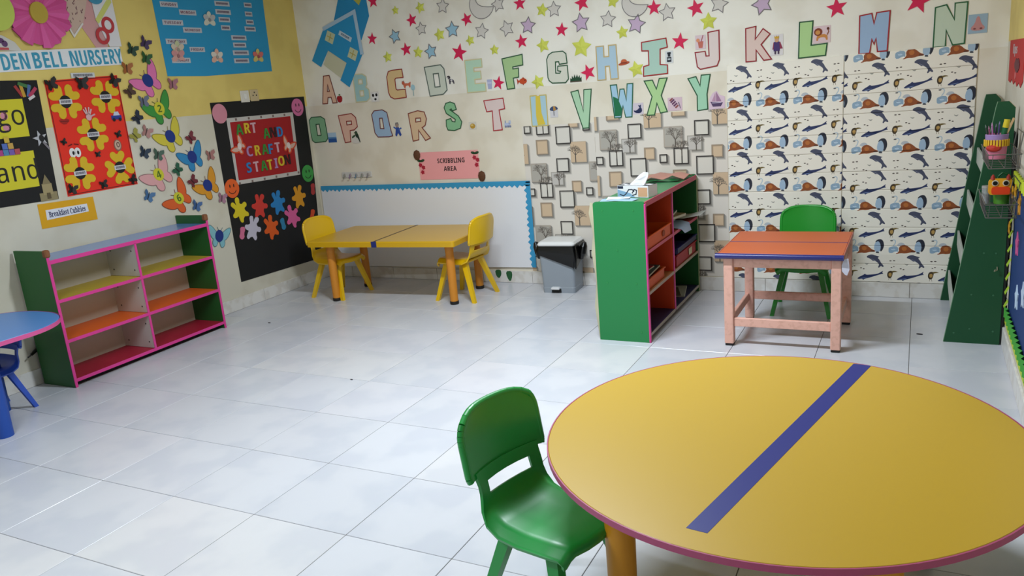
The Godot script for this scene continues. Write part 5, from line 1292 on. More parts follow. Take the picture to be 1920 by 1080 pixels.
func furniture() -> void:
	chair_parts()
	var yc := Color(0.88, 0.71, 0.03)
	# yellow two-seat table
	var t := thing("rectangular_table", "yellow rectangular children's table with dark seam across its top in front of the whiteboard", "table", Vector3(1.315, 0, 0.536), deg_to_rad(4.2))
	var top_m := mat(Color(0.80, 0.62, 0.06), 0.35, "plastic")
	var leg_m := mat(Color(0.80, 0.51, 0.13), 0.5)
	for s in [[0.685, -0.3945], [0.742, 0.3235]]: part("tabletop", slab(rounded_rect(s[0], 0.76, 0.025), 0.508, 0.556, 0.008), top_m, t, Vector3(s[1], 0, 0))
	part("seam_strip", box(Vector3(0.018, 0.002, 0.755), 0.0005, Vector3(-0.05, 0.556, 0)), mat(Color(0.30, 0.24, 0.20), 0.7), t)
	part("blue_tape", box(Vector3(0.050, 0.05, 0.002), 0.0005, Vector3(-0.05, 0.532, 0.3815)), mat(Color(0.08, 0.14, 0.42), 0.5), t)
	for s in [[-1, 1], [1, 1], [-1, -1], [1, -1]]:
		var x: float = s[0] * 0.585
		var z: float = s[1] * 0.255
		var l := part("leg", lathe([Vector2(0, 0.02), Vector2(0.034, 0.02), Vector2(0.036, 0.35), Vector2(0.034, 0.43), Vector2(0.040, 0.512), Vector2(0, 0.512)], 18), leg_m, t, Vector3(x, 0, z))
		part("foot_cap", lathe([Vector2(0, 0), Vector2(0.036, 0), Vector2(0.038, 0.012), Vector2(0.037, 0.028), Vector2(0, 0.028)], 18), mat(Color(0.07, 0.04, 0.03), 0.6), l)
	chair(yc, "yellow plastic child's chair at the left end of the yellow table", Vector3(0.645, 0, 0.62), deg_to_rad(84), 1.0, "yellow chairs at the yellow table")
	chair(yc, "yellow plastic child's chair at the right end of the yellow table", Vector3(1.905, 0, 0.50), deg_to_rad(-93), 1.0, "yellow chairs at the yellow table")
	# desk
	t = thing("school_desk", "pink wooden child's desk with orange two-plank top and blue front edge", "desk", Vector3(4.59, 0, 1.0), 0)
	var pinkm := textured(Color(0.88, 0.68, 0.61), noise_tex(0.02, 41, Color(0.95, 0.94, 0.93), Color(1, 1, 1), 0.2, 0.5), 2.0, 0.55)
	var orange := mat(Color(0.77, 0.335, 0.06), 0.4)
	for s in [[4.288, 1.292], [4.912, 1.290], [4.305, 0.715], [4.926, 0.715]]:
		var l := part("leg", box(Vector3(0.056, 0.555, 0.056), 0.004, Vector3(0, 0.2925, 0)), pinkm, t, Vector3(s[0] - 4.59, 0, s[1] - 1.0))
		part("foot_pad", box(Vector3(0.05, 0.016, 0.05), 0.003, Vector3(0, 0.008, 0)), mat(Color(0.06, 0.05, 0.05), 0.7), l)
	part("apron", box(Vector3(0.568, 0.06, 0.024), 0.003, Vector3(0.01, 0.54, 0.295)), pinkm, t)
	part("apron", box(Vector3(0.565, 0.06, 0.024), 0.003, Vector3(0.02, 0.54, -0.285)), pinkm, t)
	part("side_panel", box(Vector3(0.022, 0.11, 0.52), 0.003, Vector3(0.329, 0.515, 0.0)), pinkm, t)
	part("side_panel", box(Vector3(0.022, 0.06, 0.52), 0.003, Vector3(-0.296, 0.54, 0.0)), pinkm, t)
	part("stretcher", box(Vector3(0.568, 0.055, 0.024), 0.003, Vector3(0.01, 0.155, 0.295)), pinkm, t)
	part("stretcher", box(Vector3(0.565, 0.055, 0.024), 0.003, Vector3(0.02, 0.175, -0.285)), pinkm, t)
	part("stretcher", box(Vector3(0.024, 0.055, 0.52), 0.003, Vector3(-0.296, 0.165, 0.0)), pinkm, t)
	part("stretcher", box(Vector3(0.024, 0.055, 0.52), 0.003, Vector3(0.329, 0.165, 0.0)), pinkm, t)
	part("top_plank", box(Vector3(0.716, 0.030, 0.345), 0.004, Vector3(0, 0.588, -0.206)), orange, t)
	part("top_plank", box(Vector3(0.716, 0.030, 0.345), 0.004, Vector3(0, 0.588, 0.152)), orange, t)
	part("groove_strip", box(Vector3(0.716, 0.022, 0.013), 0.002, Vector3(0, 0.5935, -0.0265)), mat(Color(0.38, 0.20, 0.34), 0.5), t)
	var bl := mat(Color(0.10, 0.12, 0.42), 0.3, "plastic")
	part("edge_strip", bar(Vector3(-0.375, 0.586, 0.333), Vector3(0.362, 0.586, 0.333), 0.0175), bl, t)
	part("edge_strip", box(Vector3(0.006, 0.03, 0.70), 0.002, Vector3(0.361, 0.588, -0.03)), mat(Color(0.76, 0.44, 0.36), 0.5), t)
	part("edge_strip", box(Vector3(0.006, 0.03, 0.70), 0.002, Vector3(-0.361, 0.588, -0.03)), mat(Color(0.76, 0.44, 0.36), 0.5), t)
	single("torn_tape", "scrap of pale torn tape hanging from the desk's right front corner", "tape", sheet([[Vector3(0, 0.05, 0), Vector3(0.022, 0.055, -0.004)], [Vector3(-0.012, 0.015, 0.008), Vector3(0.028, 0.02, 0.004)], [Vector3(-0.010, -0.02, 0.004), Vector3(0.030, -0.01, 0.002)], [Vector3(0.006, -0.04, 0.006), Vector3(0.018, -0.045, 0.004)]], 0.002), mat(Color(0.80, 0.80, 0.86), 0.5), Vector3(4.952, 0.525, 1.315))
	chair(Color(0.02, 0.55, 0.12), "green plastic child's chair behind the orange topped desk", Vector3(4.625, 0, 0.43), 0.0)
	# round table
	t = thing("round_table", "large round yellow table with a blue tape strip across its top in the foreground", "table", Vector3(4.948, 0, 3.75), 0)
	var circle := ell(0, 0, 0.722, 0.722, 96)
	part("tabletop", slab(circle, 0.550, 0.570, 0.003), mat(Color(0.73, 0.59, 0.11), 0.38, "plastic"), t)
	part("edge_band", card(ell(0, 0, 0.7255, 0.7255, 96), -0.009, 0.0095, [ell(0, 0, 0.7215, 0.7215, 96)]), mat(Color(0.66, 0.28, 0.44), 0.45), t, Vector3(0, 0.560, 0), Vector3(-PI / 2, 0, 0))
	var tape := PackedVector2Array([Vector2(5.125 - 4.948, 3.058 - 3.75), Vector2(5.186 - 4.948, 3.068 - 3.75), Vector2(4.880 - 4.948, 4.384 - 3.75), Vector2(4.824 - 4.948, 4.377 - 3.75)])
	part("blue_tape", slab(tape, 0.5698, 0.5706, 0.0003), mat(Color(0.07, 0.12, 0.46), 0.45), t)
	for k in 4:
		var a := PI / 4 + PI / 2 * k + 0.12
		var l := part("leg", lathe([Vector2(0, 0.02), Vector2(0.045, 0.02), Vector2(0.048, 0.38), Vector2(0.05, 0.55), Vector2(0, 0.55)], 20), mat(Color(0.82, 0.56, 0.10), 0.45), t, Vector3(cos(a) * 0.53, 0, sin(a) * 0.53))
		part("foot_cap", lathe([Vector2(0, 0), Vector2(0.046, 0), Vector2(0.048, 0.012), Vector2(0.046, 0.028), Vector2(0, 0.028)], 20), mat(Color(0.07, 0.05, 0.04), 0.6), l)
	chair(Color(0.03, 0.55, 0.22), "green plastic child's chair at the left of the round table in the foreground", Vector3(4.305, 0, 4.085), atan2(0.965, 0.263))
	# blue table and chair at the left edge
	t = thing("blue_table", "light blue round-cornered table with pink edge band cut by the left frame edge", "table", Vector3(0.54, 0, 3.92), 0)
	var bt := rounded_rect(0.80, 1.26, 0.36, 14)
	part("tabletop", slab(bt, 0.575, 0.600, 0.003), mat(Color(0.30, 0.52, 0.80), 0.38, "plastic"), t)
	part("edge_band", ribbon([bt], 0.010, -0.0125, 0.0125), mat(Color(0.80, 0.32, 0.55), 0.45), t, Vector3(0, 0.5875, 0), Vector3(PI / 2, 0, 0))
	for s in [[0.155, -0.155], [-0.28, -0.40], [0.26, 0.45], [-0.28, 0.45]]:
		var l := part("leg", lathe([Vector2(0, 0), Vector2(0.046, 0), Vector2(0.050, 0.35), Vector2(0.046, 0.575), Vector2(0, 0.575)], 20), mat(Color(0.10, 0.28, 0.62), 0.45), t, Vector3(s[0], 0, s[1]))
		l.set_meta("label", "darker blue round leg")
	chair(Color(0.16, 0.32, 0.72), "blue plastic child's chair tucked under the blue table at the left edge", Vector3(0.258, 0, 3.545), 0.0, 0.80)

# ------------------------------------------------------------------ bookcases
func shelves() -> void:
	var edge_pink := mat(Color(0.82, 0.22, 0.54), 0.45)
	var green := mat(Color(0.10, 0.36, 0.15), 0.5)
	# low bookcase on the left wall; local x runs along the wall towards the back, local z into the room
	var t := thing("low_bookcase", "low six-cubby bookcase with green sides, pink edges and coloured shelves on the left wall", "bookcase", Vector3(0.018, 0, 2.418), PI / 2 + 0.02)
	var W := 1.355
	var D := 0.325
	for s in [-1.0, 1.0]:
		var p := part("side_panel", box(Vector3(0.018, 0.93, D), 0.002, Vector3(s * (W / 2 - 0.009), 0.465, D / 2)), green, t)
		part("edge_band", box(Vector3(0.020, 0.905, 0.004), 0.001, Vector3(s * (W / 2 - 0.009), 0.4525, D + 0.002)), edge_pink, p)
		part("corner_pad", box(Vector3(0.036, 0.05, 0.04), 0.008, Vector3(s * (W / 2 - 0.012), 0.912, D - 0.008)), mat(Color(0.50, 0.31, 0.18), 0.8), p)
	var cols := [Color(0.62, 0.10, 0.20), Color(0.86, 0.38, 0.12), Color(0.76, 0.64, 0.20), Color(0.36, 0.52, 0.78)]
	var ys := [0.055, 0.327, 0.600, 0.862]
	for i in 4:
		var p := part("shelf" if i < 3 else "top_board", box(Vector3(W - 0.037, 0.018, D - 0.006), 0.001, Vector3(0, ys[i] - 0.009 + 0.002, D / 2)), mat(cols[i], 0.45 if i < 3 else 0.22, "" if i < 3 else "plastic"), t)
		part("edge_band", box(Vector3(W - 0.038, 0.022 if i < 3 else 0.026, 0.005), 0.001, Vector3(0, ys[i] - 0.008, D)), edge_pink, p)
	var white := mat(Color(0.80, 0.78, 0.76), 0.6)
	part("back_panel", box(Vector3(W - 0.036, 0.80, 0.006), 0, Vector3(0, 0.455, 0.006)), mat(Color(0.74, 0.70, 0.64), 0.65), t)
	for k in 3:
		var d := part("divider", box(Vector3(0.016, ys[k + 1] - ys[k] - 0.020, D - 0.008), 0.001, Vector3(-0.012, (ys[k] + ys[k + 1]) / 2 - 0.006, D / 2)), white, t)
		part("edge_band", box(Vector3(0.018, ys[k + 1] - ys[k] - 0.018, 0.005), 0.001, Vector3(-0.012, (ys[k] + ys[k + 1]) / 2 - 0.006, D)), edge_pink, d)
		for q in [[0.05, 0.06], [0.05, 0.28], [0.19, 0.06], [0.19, 0.28]]:
			if q[0] + 0.02 < ys[k + 1] - ys[k]: part("screw_cap", bar(Vector3(-0.022, ys[k] + q[0], q[1]), Vector3(-0.0195, ys[k] + q[0], q[1]), 0.006, 0.006, 8), mat(Color(0.25, 0.24, 0.24), 0.5), d)
	part("plinth", box(Vector3(W - 0.05, 0.035, 0.016), 0.001, Vector3(0, 0.0175, D - 0.06)), mat(Color(0.10, 0.08, 0.10), 0.8), t)
	# green shelf unit standing out from the back wall, open to the right
	t = thing("green_shelf_unit", "green shelf unit with red orange divider and pink edges standing out from the back wall", "bookcase", Vector3(3.44, 0, 0.705), 0)
	var L := 1.34
	var X := 0.345
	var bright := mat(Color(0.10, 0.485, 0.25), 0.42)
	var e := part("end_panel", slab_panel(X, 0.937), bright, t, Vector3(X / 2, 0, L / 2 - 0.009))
	for q in [[-0.11, 0.88], [0.10, 0.88], [-0.10, 0.40], [0.10, 0.40], [-0.02, 0.62], [0.12, 0.07]]: part("screw_cap", bar(Vector3(q[0], q[1], 0.009), Vector3(q[0], q[1], 0.0115), 0.006, 0.006, 8), mat(Color(0.14, 0.52, 0.26), 0.5), e)
	part("edge_band", box(Vector3(0.010, 0.92, 0.022), 0.002, Vector3(X / 2 + 0.003, 0.46, 0)), edge_pink, e)
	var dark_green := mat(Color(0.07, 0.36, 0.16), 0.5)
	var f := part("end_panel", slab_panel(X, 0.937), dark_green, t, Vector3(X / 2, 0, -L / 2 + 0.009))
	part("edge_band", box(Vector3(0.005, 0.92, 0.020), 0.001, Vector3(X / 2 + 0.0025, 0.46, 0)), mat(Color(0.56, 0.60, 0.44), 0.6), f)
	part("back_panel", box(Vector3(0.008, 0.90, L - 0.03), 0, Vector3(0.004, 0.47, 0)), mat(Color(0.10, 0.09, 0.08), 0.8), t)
	part("top_board", box(Vector3(X - 0.006, 0.018, L - 0.038), 0.001, Vector3(X / 2 - 0.002, 0.916, 0)), mat(Color(0.22, 0.52, 0.32), 0.4), t)
	part("edge_band", box(Vector3(0.008, 0.034, L - 0.04), 0.001, Vector3(X, 0.914, 0)), mat(Color(0.72, 0.22, 0.34), 0.5), t)
	var d2 := part("divider", box(Vector3(X - 0.014, 0.86, 0.018), 0.001, Vector3(X / 2, 0.475, 0.03)), mat(Color(0.78, 0.24, 0.08), 0.5), t)
	part("edge_band", box(Vector3(0.005, 0.86, 0.020), 0.001, Vector3(X, 0.475, 0.03)), edge_pink, d2)
	for k in 3:
		for b in 2:
			var y: float = [0.045, 0.325, 0.598][k]
			var z0 := 0.04 if b == 0 else -L / 2 + 0.019
			var z1 := L / 2 - 0.019 if b == 0 else 0.02
			var p := part("shelf", box(Vector3(X - 0.012, 0.016, z1 - z0), 0.001, Vector3(X / 2, y, (z0 + z1) / 2)), mat([Color(0.16, 0.16, 0.32), Color(0.66, 0.44, 0.26), Color(0.60, 0.18, 0.08)][k], 0.5), t)
			part("edge_band", box(Vector3(0.005, 0.020, z1 - z0), 0.001, Vector3(X, y, (z0 + z1) / 2)), mat([Color(0.62, 0.58, 0.52), Color(0.66, 0.58, 0.52), Color(0.78, 0.32, 0.42)][k], 0.55), p)
	# peeling adhesive film on the back of the unit
	single("peeling_film", "strip of peeling cream wallpaper film along the green shelf unit's back edge", "film", sheet([[Vector3(-0.026, 0.93, 0.0), Vector3(0.0, 0.93, 0.02)], [Vector3(-0.040, 0.86, 0.0), Vector3(0.0, 0.86, 0.02)], [Vector3(-0.018, 0.72, 0.0), Vector3(0.0, 0.72, 0.02)], [Vector3(-0.034, 0.60, 0.004), Vector3(0.0, 0.60, 0.02)], [Vector3(-0.014, 0.40, 0.0), Vector3(0.0, 0.40, 0.02)], [Vector3(-0.032, 0.22, 0.006), Vector3(0.0, 0.22, 0.02)], [Vector3(-0.012, 0.01, 0.0), Vector3(0.0, 0.01, 0.02)]], 0.0015), mat(Color(0.76, 0.74, 0.62), 0.7), Vector3(3.438, 0, 1.345))
	shelf_contents()

func slab_panel(w: float, h: float) -> ArrayMesh:   # an upright panel with rounded top corners
	var p := PackedVector2Array([Vector2(-w / 2, 0), Vector2(w / 2, 0)])
	for i in 6:
		var a := PI / 2 * i / 5
		p.append(Vector2(w / 2 - 0.02 + cos(a) * 0.02, h - 0.02 + sin(a) * 0.02))
	for i in 6:
		var a := PI / 2 + PI / 2 * i / 5
		p.append(Vector2(-w / 2 + 0.02 + cos(a) * 0.02, h - 0.02 + sin(a) * 0.02))
	return card(p, -0.009, 0.009)

func tray(called: String, label: String, at: Vector3, size: Vector3, c: Color, turn := 0.0) -> Node3D:
	var t := thing(called, label, "tray", at, turn, "")
	var st := new_st()
	var w := 0.004
	add_box(st, Vector3(0, w / 2, 0), Vector3(size.x, w, size.z), 0.001)
	for s in [-1.0, 1.0]:
		add_box(st, Vector3(s * (size.x / 2 - w / 2), size.y / 2, 0), Vector3(w, size.y, size.z), 0.001)
		add_box(st, Vector3(0, size.y / 2, s * (size.z / 2 - w / 2)), Vector3(size.x, size.y, w), 0.001)
	part("tray_body", st.commit(), mat(c, 0.5), t)
	st = new_st()
	for s in [-1.0, 1.0]:
		add_box(st, Vector3(s * (size.x / 2 + 0.004), size.y - 0.004, 0), Vector3(0.012, 0.008, size.z + 0.02), 0.002)
		add_box(st, Vector3(0, size.y - 0.004, s * (size.z / 2 + 0.004)), Vector3(size.x + 0.02, 0.008, 0.012), 0.002)
	part("rim", st.commit(), mat(c, 0.5), t)
	return t

func book(label: String, at: Vector3, size: Vector3, c: Color, turn: float, tilt := 0.0, group := "") -> void:
	var t := thing("book", label, "book", at, turn, group)
	t.rotation.z = tilt
	part("cover", box(Vector3(size.x, size.y, size.z), 0.001, Vector3(0, size.y / 2, 0)), mat(c, 0.5), t)
	part("pages", box(Vector3(size.x - 0.002, size.y * 0.7, size.z - 0.006), 0.0005, Vector3(0.003, size.y / 2, 0)), mat(Color(0.82, 0.80, 0.74), 0.8), t)

func shelf_contents() -> void:
	var y := [0.053, 0.333, 0.606]
	tray("storage_tray", "orange plastic tray on the green unit's upper shelf, nearer compartment", Vector3(3.635, y[2], 1.04), Vector3(0.28, 0.085, 0.54), Color(0.86, 0.33, 0.05))
	tray("storage_tray", "orange plastic tray on the green unit's middle shelf, nearer compartment", Vector3(3.625, y[1], 1.12), Vector3(0.28, 0.075, 0.40), Color(0.80, 0.32, 0.08))
	book("teal framed slate lying on the middle orange tray of the green unit", Vector3(3.625, y[1] + 0.0765, 1.10), Vector3(0.24, 0.012, 0.34), Color(0.10, 0.28, 0.30), 0.05)
	book("crimson edged folder lying on the teal slate in the green unit", Vector3(3.60, y[1] + 0.0895, 1.14), Vector3(0.22, 0.010, 0.30), Color(0.60, 0.14, 0.22), -0.05)
	tray("storage_tray", "red plastic tray on the green unit's middle shelf, farther compartment", Vector3(3.635, y[1], 0.36), Vector3(0.28, 0.09, 0.56), Color(0.66, 0.08, 0.14))
	var t := thing("tray_lid", "navy blue tray heaped on the red tray in the green unit", "tray", Vector3(3.635, y[1] + 0.0915, 0.36), 0)
	part("tray_body", box(Vector3(0.30, 0.05, 0.56), 0.012, Vector3(0, 0.025, 0)), mat(Color(0.04, 0.06, 0.26), 0.45), t)
	part("rim", box(Vector3(0.312, 0.010, 0.572), 0.003, Vector3(0, 0.045, 0)), mat(Color(0.05, 0.08, 0.32), 0.45), t)
	single("price_label", "white label on the front of the red tray in the green unit", "label", card(rect(0, 0, 0.09, 0.05), 0, 0.001), mat(Color(0.80, 0.76, 0.62), 0.7), Vector3(3.7795, y[1] + 0.045, 0.26), Vector3(0, PI / 2, 0))
	single("price_label", "brown print sticker on the orange tray of the green unit's upper shelf", "label", card(soft(rect(0, 0, 0.06, 0.04)), 0, 0.001), mat(Color(0.60, 0.24, 0.10), 0.7), Vector3(3.7795, y[2] + 0.045, 0.95), Vector3(0, PI / 2, 0))
	# upper farther compartment: books and loose papers
	book("teal covered book leaning at the back of the green unit's upper farther compartment", Vector3(3.57, y[2], 0.45), Vector3(0.24, 0.05, 0.32), Color(0.08, 0.26, 0.34), 0.1)
	book("cream paged open book on the teal book in the green unit", Vector3(3.62, y[2] + 0.0505, 0.42), Vector3(0.22, 0.022, 0.30), Color(0.55, 0.48, 0.34), -0.25)
	book("green covered book on top of the pile in the green unit's upper compartment", Vector3(3.60, y[2] + 0.073, 0.40), Vector3(0.20, 0.018, 0.26), Color(0.16, 0.36, 0.30), 0.12)
	single("loose_paper", "pale blue plastic sleeve drooping over the green unit's upper shelf edge", "paper", sheet([[Vector3(-0.10, 0.012, -0.16), Vector3(-0.10, 0.012, 0.16)], [Vector3(0.04, 0.014, -0.15), Vector3(0.05, 0.012, 0.15)], [Vector3(0.10, 0.0, -0.14), Vector3(0.11, -0.004, 0.12)], [Vector3(0.125, -0.05, -0.10), Vector3(0.125, -0.04, 0.08)]], 0.0015), mat(Color(0.55, 0.62, 0.74), 0.35), Vector3(3.69, y[2] + 0.002, 0.45))
	single("loose_paper", "white sheet sticking out of the green unit's upper shelf at its far end", "paper", sheet([[Vector3(-0.10, 0.0, -0.11), Vector3(-0.10, 0.0, 0.10)], [Vector3(0.04, 0.004, -0.12), Vector3(0.04, 0.004, 0.09)], [Vector3(0.16, 0.03, -0.13), Vector3(0.16, 0.024, 0.06)]], 0.0015), mat(Color(0.78, 0.78, 0.76), 0.6), Vector3(3.70, y[2] + 0.02, 0.18))
	# bottom farther compartment
	book("white magazine lying flat in the green unit's bottom farther compartment", Vector3(3.63, y[0], 0.30), Vector3(0.22, 0.012, 0.30), Color(0.62, 0.64, 0.60), 0.2)
	book("olive printed booklet on the white magazine in the green unit's bottom", Vector3(3.62, y[0] + 0.0125, 0.36), Vector3(0.18, 0.010, 0.22), Color(0.30, 0.30, 0.22), 0.35)
	# on top of the green unit
	t = thing("tissue_box", "open white tissue box with dark swirl print on top of the green shelf unit", "tissue box", Vector3(3.645, 0.926, 1.07), deg_to_rad(-12))
	var st := new_st()
	add_box(st, Vector3(0, 0.0015, 0), Vector3(0.235, 0.003, 0.12), 0)
	for s in [-1.0, 1.0]:
		add_box(st, Vector3(0, 0.04, s * 0.0585), Vector3(0.235, 0.08, 0.003), 0)
		add_box(st, Vector3(s * 0.116, 0.04, 0), Vector3(0.003, 0.08, 0.12), 0)
		add_box(st, Vector3(0, 0.0785, s * 0.042), Vector3(0.235, 0.003, 0.036), 0)
		add_box(st, Vector3(s * 0.095, 0.0785, 0), Vector3(0.045, 0.003, 0.12), 0)
	part("carton", st.commit(), mat(Color(0.84, 0.84, 0.85), 0.6), t)
	part("printed_side", card(rect(0.075, 0, 0.07, 0.06), 0, 0.0008), mat(Color(0.76, 0.58, 0.45), 0.6), t, Vector3(0, 0.036, 0.060))
	part("printed_side", card(pts([-0.115, -0.038, 0.02, -0.038, -0.02, -0.012, -0.115, 0.012]), 0, 0.0007), mat(Color(0.48, 0.62, 0.74), 0.6), t, Vector3(0, 0.04, 0.060))
	part("print_badge", card(rect(-0.093, 0.026, 0.042, 0.016), 0, 0.0010), mat(Color(0.10, 0.14, 0.24), 0.6), t, Vector3(0, 0.04, 0.060))
	part("swirl", ribbon([PackedVector2Array([Vector2(-0.10, -0.02), Vector2(-0.07, -0.03), Vector2(-0.05, -0.015), Vector2(-0.03, 0.012), Vector2(-0.005, 0.014), Vector2(0.012, 0.0)]), PackedVector2Array([Vector2(-0.005, -0.012), Vector2(0.012, 0.014), Vector2(0.03, 0.008), Vector2(0.025, -0.018), Vector2(-0.005, -0.026)])], 0.007, 0.0, 0.0012, false), mat(Color(0.18, 0.20, 0.26), 0.6), t, Vector3(0, 0.04, 0.060))
	part("tissue", sheet([[Vector3(-0.06, 0.076, -0.012), Vector3(-0.02, 0.076, 0.014), Vector3(0.03, 0.076, -0.012), Vector3(0.06, 0.076, 0.008)], [Vector3(-0.03, 0.10, -0.016), Vector3(0.0, 0.105, 0.018), Vector3(0.045, 0.105, -0.014), Vector3(0.075, 0.10, 0.012)], [Vector3(0.01, 0.135, -0.014), Vector3(0.035, 0.14, 0.02), Vector3(0.065, 0.135, -0.012), Vector3(0.088, 0.125, 0.012)], [Vector3(0.05, 0.158, -0.008), Vector3(0.066, 0.162, 0.010), Vector3(0.082, 0.158, -0.006), Vector3(0.090, 0.148, 0.006)]], 0.004), mat(Color(0.90, 0.90, 0.91), 0.8), t)
	single("loose_paper", "blue and white printed paper lying at the near end of the green unit's top", "paper", sheet([[Vector3(-0.13, 0.004, 0.05), Vector3(-0.02, 0.010, 0.06), Vector3(0.09, 0.004, 0.05)], [Vector3(-0.15, 0.004, -0.06), Vector3(0.0, 0.014, -0.05), Vector3(0.10, 0.003, -0.06)]], 0.002), mat(Color(0.60, 0.72, 0.80), 0.6), Vector3(3.60, 0.927, 1.275))
	single("loose_paper", "white paper scrap over the blue printed paper on the green unit", "paper", sheet([[Vector3(-0.08, 0.003, 0.03), Vector3(0.07, 0.006, 0.035)], [Vector3(-0.07, 0.010, -0.05), Vector3(0.08, 0.004, -0.04)]], 0.002), mat(Color(0.84, 0.85, 0.84), 0.6), Vector3(3.575, 0.936, 1.25), Vector3(0, 0.3, 0))
	single("crumpled_paper", "crumpled pink and green wrapping paper at the far end of the green unit's top", "paper", sheet([[Vector3(-0.16, 0.004, 0.11), Vector3(-0.09, 0.03, 0.13), Vector3(0.0, 0.008, 0.12), Vector3(0.08, 0.04, 0.14), Vector3(0.165, 0.01, 0.13)], [Vector3(-0.17, 0.022, 0.02), Vector3(-0.08, 0.034, 0.03), Vector3(0.01, 0.03, 0.02), Vector3(0.09, 0.05, 0.04), Vector3(0.18, 0.032, 0.03)], [Vector3(-0.16, 0.012, -0.09), Vector3(-0.08, 0.036, -0.10), Vector3(0.01, 0.026, -0.09), Vector3(0.09, 0.034, -0.10), Vector3(0.17, 0.01, -0.10)]], 0.003), mat(Color(0.78, 0.56, 0.50), 0.6), Vector3(3.60, 0.927, 0.20))
	single("crumpled_paper", "green foil scrap under the pink wrapping paper on the green unit", "paper", sheet([[Vector3(-0.12, 0.003, 0.05), Vector3(-0.03, 0.016, 0.06), Vector3(0.05, 0.004, 0.05), Vector3(0.13, 0.014, 0.05)], [Vector3(-0.11, 0.010, -0.03), Vector3(-0.03, 0.006, -0.03), Vector3(0.05, 0.016, -0.03), Vector3(0.12, 0.005, -0.03)]], 0.002), mat(Color(0.14, 0.42, 0.24), 0.4), Vector3(3.62, 0.927, 0.355))

